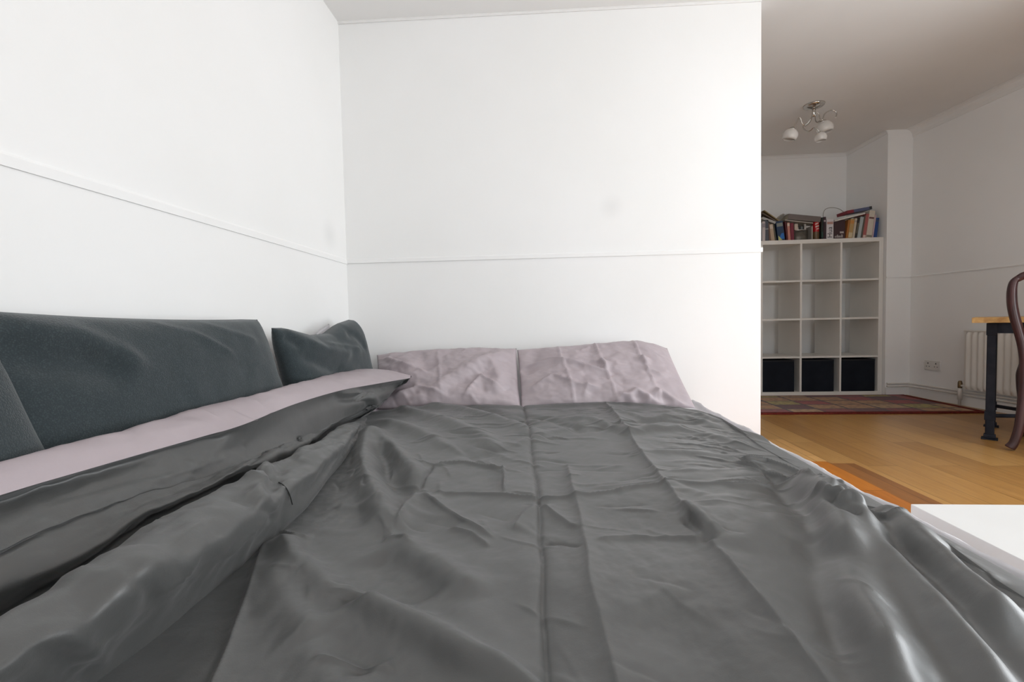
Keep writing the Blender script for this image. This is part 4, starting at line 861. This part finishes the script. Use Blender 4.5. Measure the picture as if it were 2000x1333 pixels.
# ------------------------------------------------------------------ desk, standing at an angle to the wall
DYF = 2.80; DANG = math.radians(-43); DL, DD = .72, .55
dk = aty(1898, 621, DYF); zt = dk[2]; zb = zt - .030
t = empty('desk', (dk[0], dk[1], 0), label='pine-topped desk with black iron legs in front of the radiator', cat='desk'); t.rotation_euler = (0, 0, DANG)   # local x along the front edge, y towards the wall
from_bm('desktop', B(0, DL, 0, DD, zb, zt, .002), M['pine'], t)
lx0, lx1, ly0, ly1 = .080, DL - .08, .064, DD - .064
bm = bmesh.new()
for y in (ly0, ly1): box(bm, lx0, lx1, y - .016, y + .016, zb - .060, zb)
for x in (lx0, lx1): box(bm, x - .016, x + .016, ly0 + .016, ly1 - .016, zb - .060, zb)
from_bm('apron', bm, M['iron'], t)
for x in (lx0, lx1):
    for y in (ly0, ly1):
        bm = bmesh.new(); box(bm, x - .019, x + .019, y - .019, y + .019, .02, zb - .055, .006); box(bm, x - .022, x + .022, y - .022, y + .022, zb - .072, zb - .002, .003)
        box(bm, x - .023, x + .023, y - .023, y + .023, .11, .16, .003)
        l_ = from_bm('leg', bm, M['iron'], t)
        bm = bmesh.new(); box(bm, x - .034, x + .034, y - .034, y + .034, 0, .007, .002); box(bm, x - .025, x + .025, y - .025, y + .025, .007, .030, .006)
        from_bm('foot', bm, M['iron'], l_)
for (p0, p1) in (((lx0, ly0), (lx1, ly1)), ((lx0, ly1), (lx1, ly0))):
    bm = bmesh.new(); zz = .135; tube(bm, [(*p0, zz), (*p1, zz)], .011, 8); from_bm('stretcher', bm, M['iron'], t, True)

# ------------------------------------------------------------------ chair drawn up to the desk, back to the viewer
CYF = 2.56; cpost = aty(1996, 690, CYF); DANG = math.radians(-47)
t = empty('dining_chair', (cpost[0], CYF, 0), label='dark mahogany chair with serpentine back posts, drawn up to the pine desk', cat='chair'); t.rotation_euler = (0, 0, DANG)
ca_, sa_ = math.cos(DANG), math.sin(DANG); CW = .40
def post_pts(mir=False):
    """the back post's serpentine line in the plane of the chair back"""
    P = []
    for px, py in [(1990, 543), (1981, 553), (1977.5, 571), (1978, 595), (1982.5, 620), (1990, 647), (1997, 674), (2001, 702), (2002, 730), (2000.5, 765), (1997, 800), (1991, 835), (1982, 862), (1973, 878)]:
        r = ray(px, py); nx_, ny_ = -sa_, ca_; tt = (nx_ * cpost[0] + ny_ * CYF) / (nx_ * r[0] + ny_ * r[1]); q = O_ + r * tt
        lx = (q[0] - cpost[0]) * ca_ + (q[1] - CYF) * sa_
        P.append(((CW - lx) if mir else lx, -.045 * max(0, (q[2] - .5) / .4) ** 1.5 - .03 * max(0, (.35 - q[2]) / .35), max(q[2], .013)))
    return P
for mir in (False, True):
    bm = bmesh.new(); tube(bm, post_pts(mir), [.014, .019, .022, .023, .023, .022, .022, .022, .026, .026, .024, .022, .021, .024], 14, 70, sx=1., sy=.9, ref=(0, 1, 0))
    from_bm('rear_leg', bm, M['mahogany'], t, True)
xT, yT, zT = post_pts()[0]
bm = bmesh.new(); tube(bm, [(xT - .006, yT, zT - .010), (xT + .03, yT, zT + .010), (xT + .09, yT, zT - .002), (CW / 2, yT, zT + .030), (CW - xT - .09, yT, zT - .002), (CW - xT - .03, yT, zT + .010), (CW - xT + .006, yT, zT - .010)], [.014, .018, .017, .028, .017, .018, .014], 12, 50, sx=.6, sy=1.1, ref=(0, 1, 0))
from_bm('crest_rail', bm, M['mahogany'], t, True)
bm = bmesh.new(); sp = []
for z, hw_ in [(.46, .075), (.52, .055), (.58, .045), (.66, .075), (.74, .085), (.81, .05), (.88, .06), (zT + .01, .07)]:
    y = -.045 * max(0, (z - .5) / .4) ** 1.5
    sp.append([bm.verts.new((CW / 2 + a * hw_, y + b, z)) for a, b in ((-1, -.006), (1, -.006), (1, .006), (-1, .006))])
for a, b in zip(sp[:-1], sp[1:]):
    for j in range(4): bm.faces.new((a[j], a[(j + 1) % 4], b[(j + 1) % 4], b[j]))
bm.faces.new(sp[0][::-1]); bm.faces.new(sp[-1]); from_bm('splat', bm, M['mahogany'], t)
from_bm('seat_frame', prism([(.0, -.01), (CW, -.01), (CW + .03, .42), (-.03, .42)], .39, .450), M['mahogany'], t)
me, b2 = puffy('seat', (.02, .40, .462), (CW - .02, .40, .462), (.03, .02, .462), (CW - .03, .02, .462), .020, 24, 24, px=6)
o = link('seat', me, vary(mat('seat_cloth', rough=.9), (.10, .06, .045), (.14, .085, .06), 30), t, True); o.location = b2
for x, sg in ((.0, -1), (CW, 1)):
    bm = bmesh.new(); y = .385
    tube(bm, [(x, y, .42), (x + sg * .010, y + .010, .36), (x + sg * .012, y + .012, .28), (x + sg * .004, y + .002, .16), (x, y, .07), (x + sg * .010, y + .018, .022), (x + sg * .014, y + .026, .016)], [.032, .034, .028, .021, .016, .020, .016], 12, 40); from_bm('front_leg', bm, M['mahogany'], t, True)
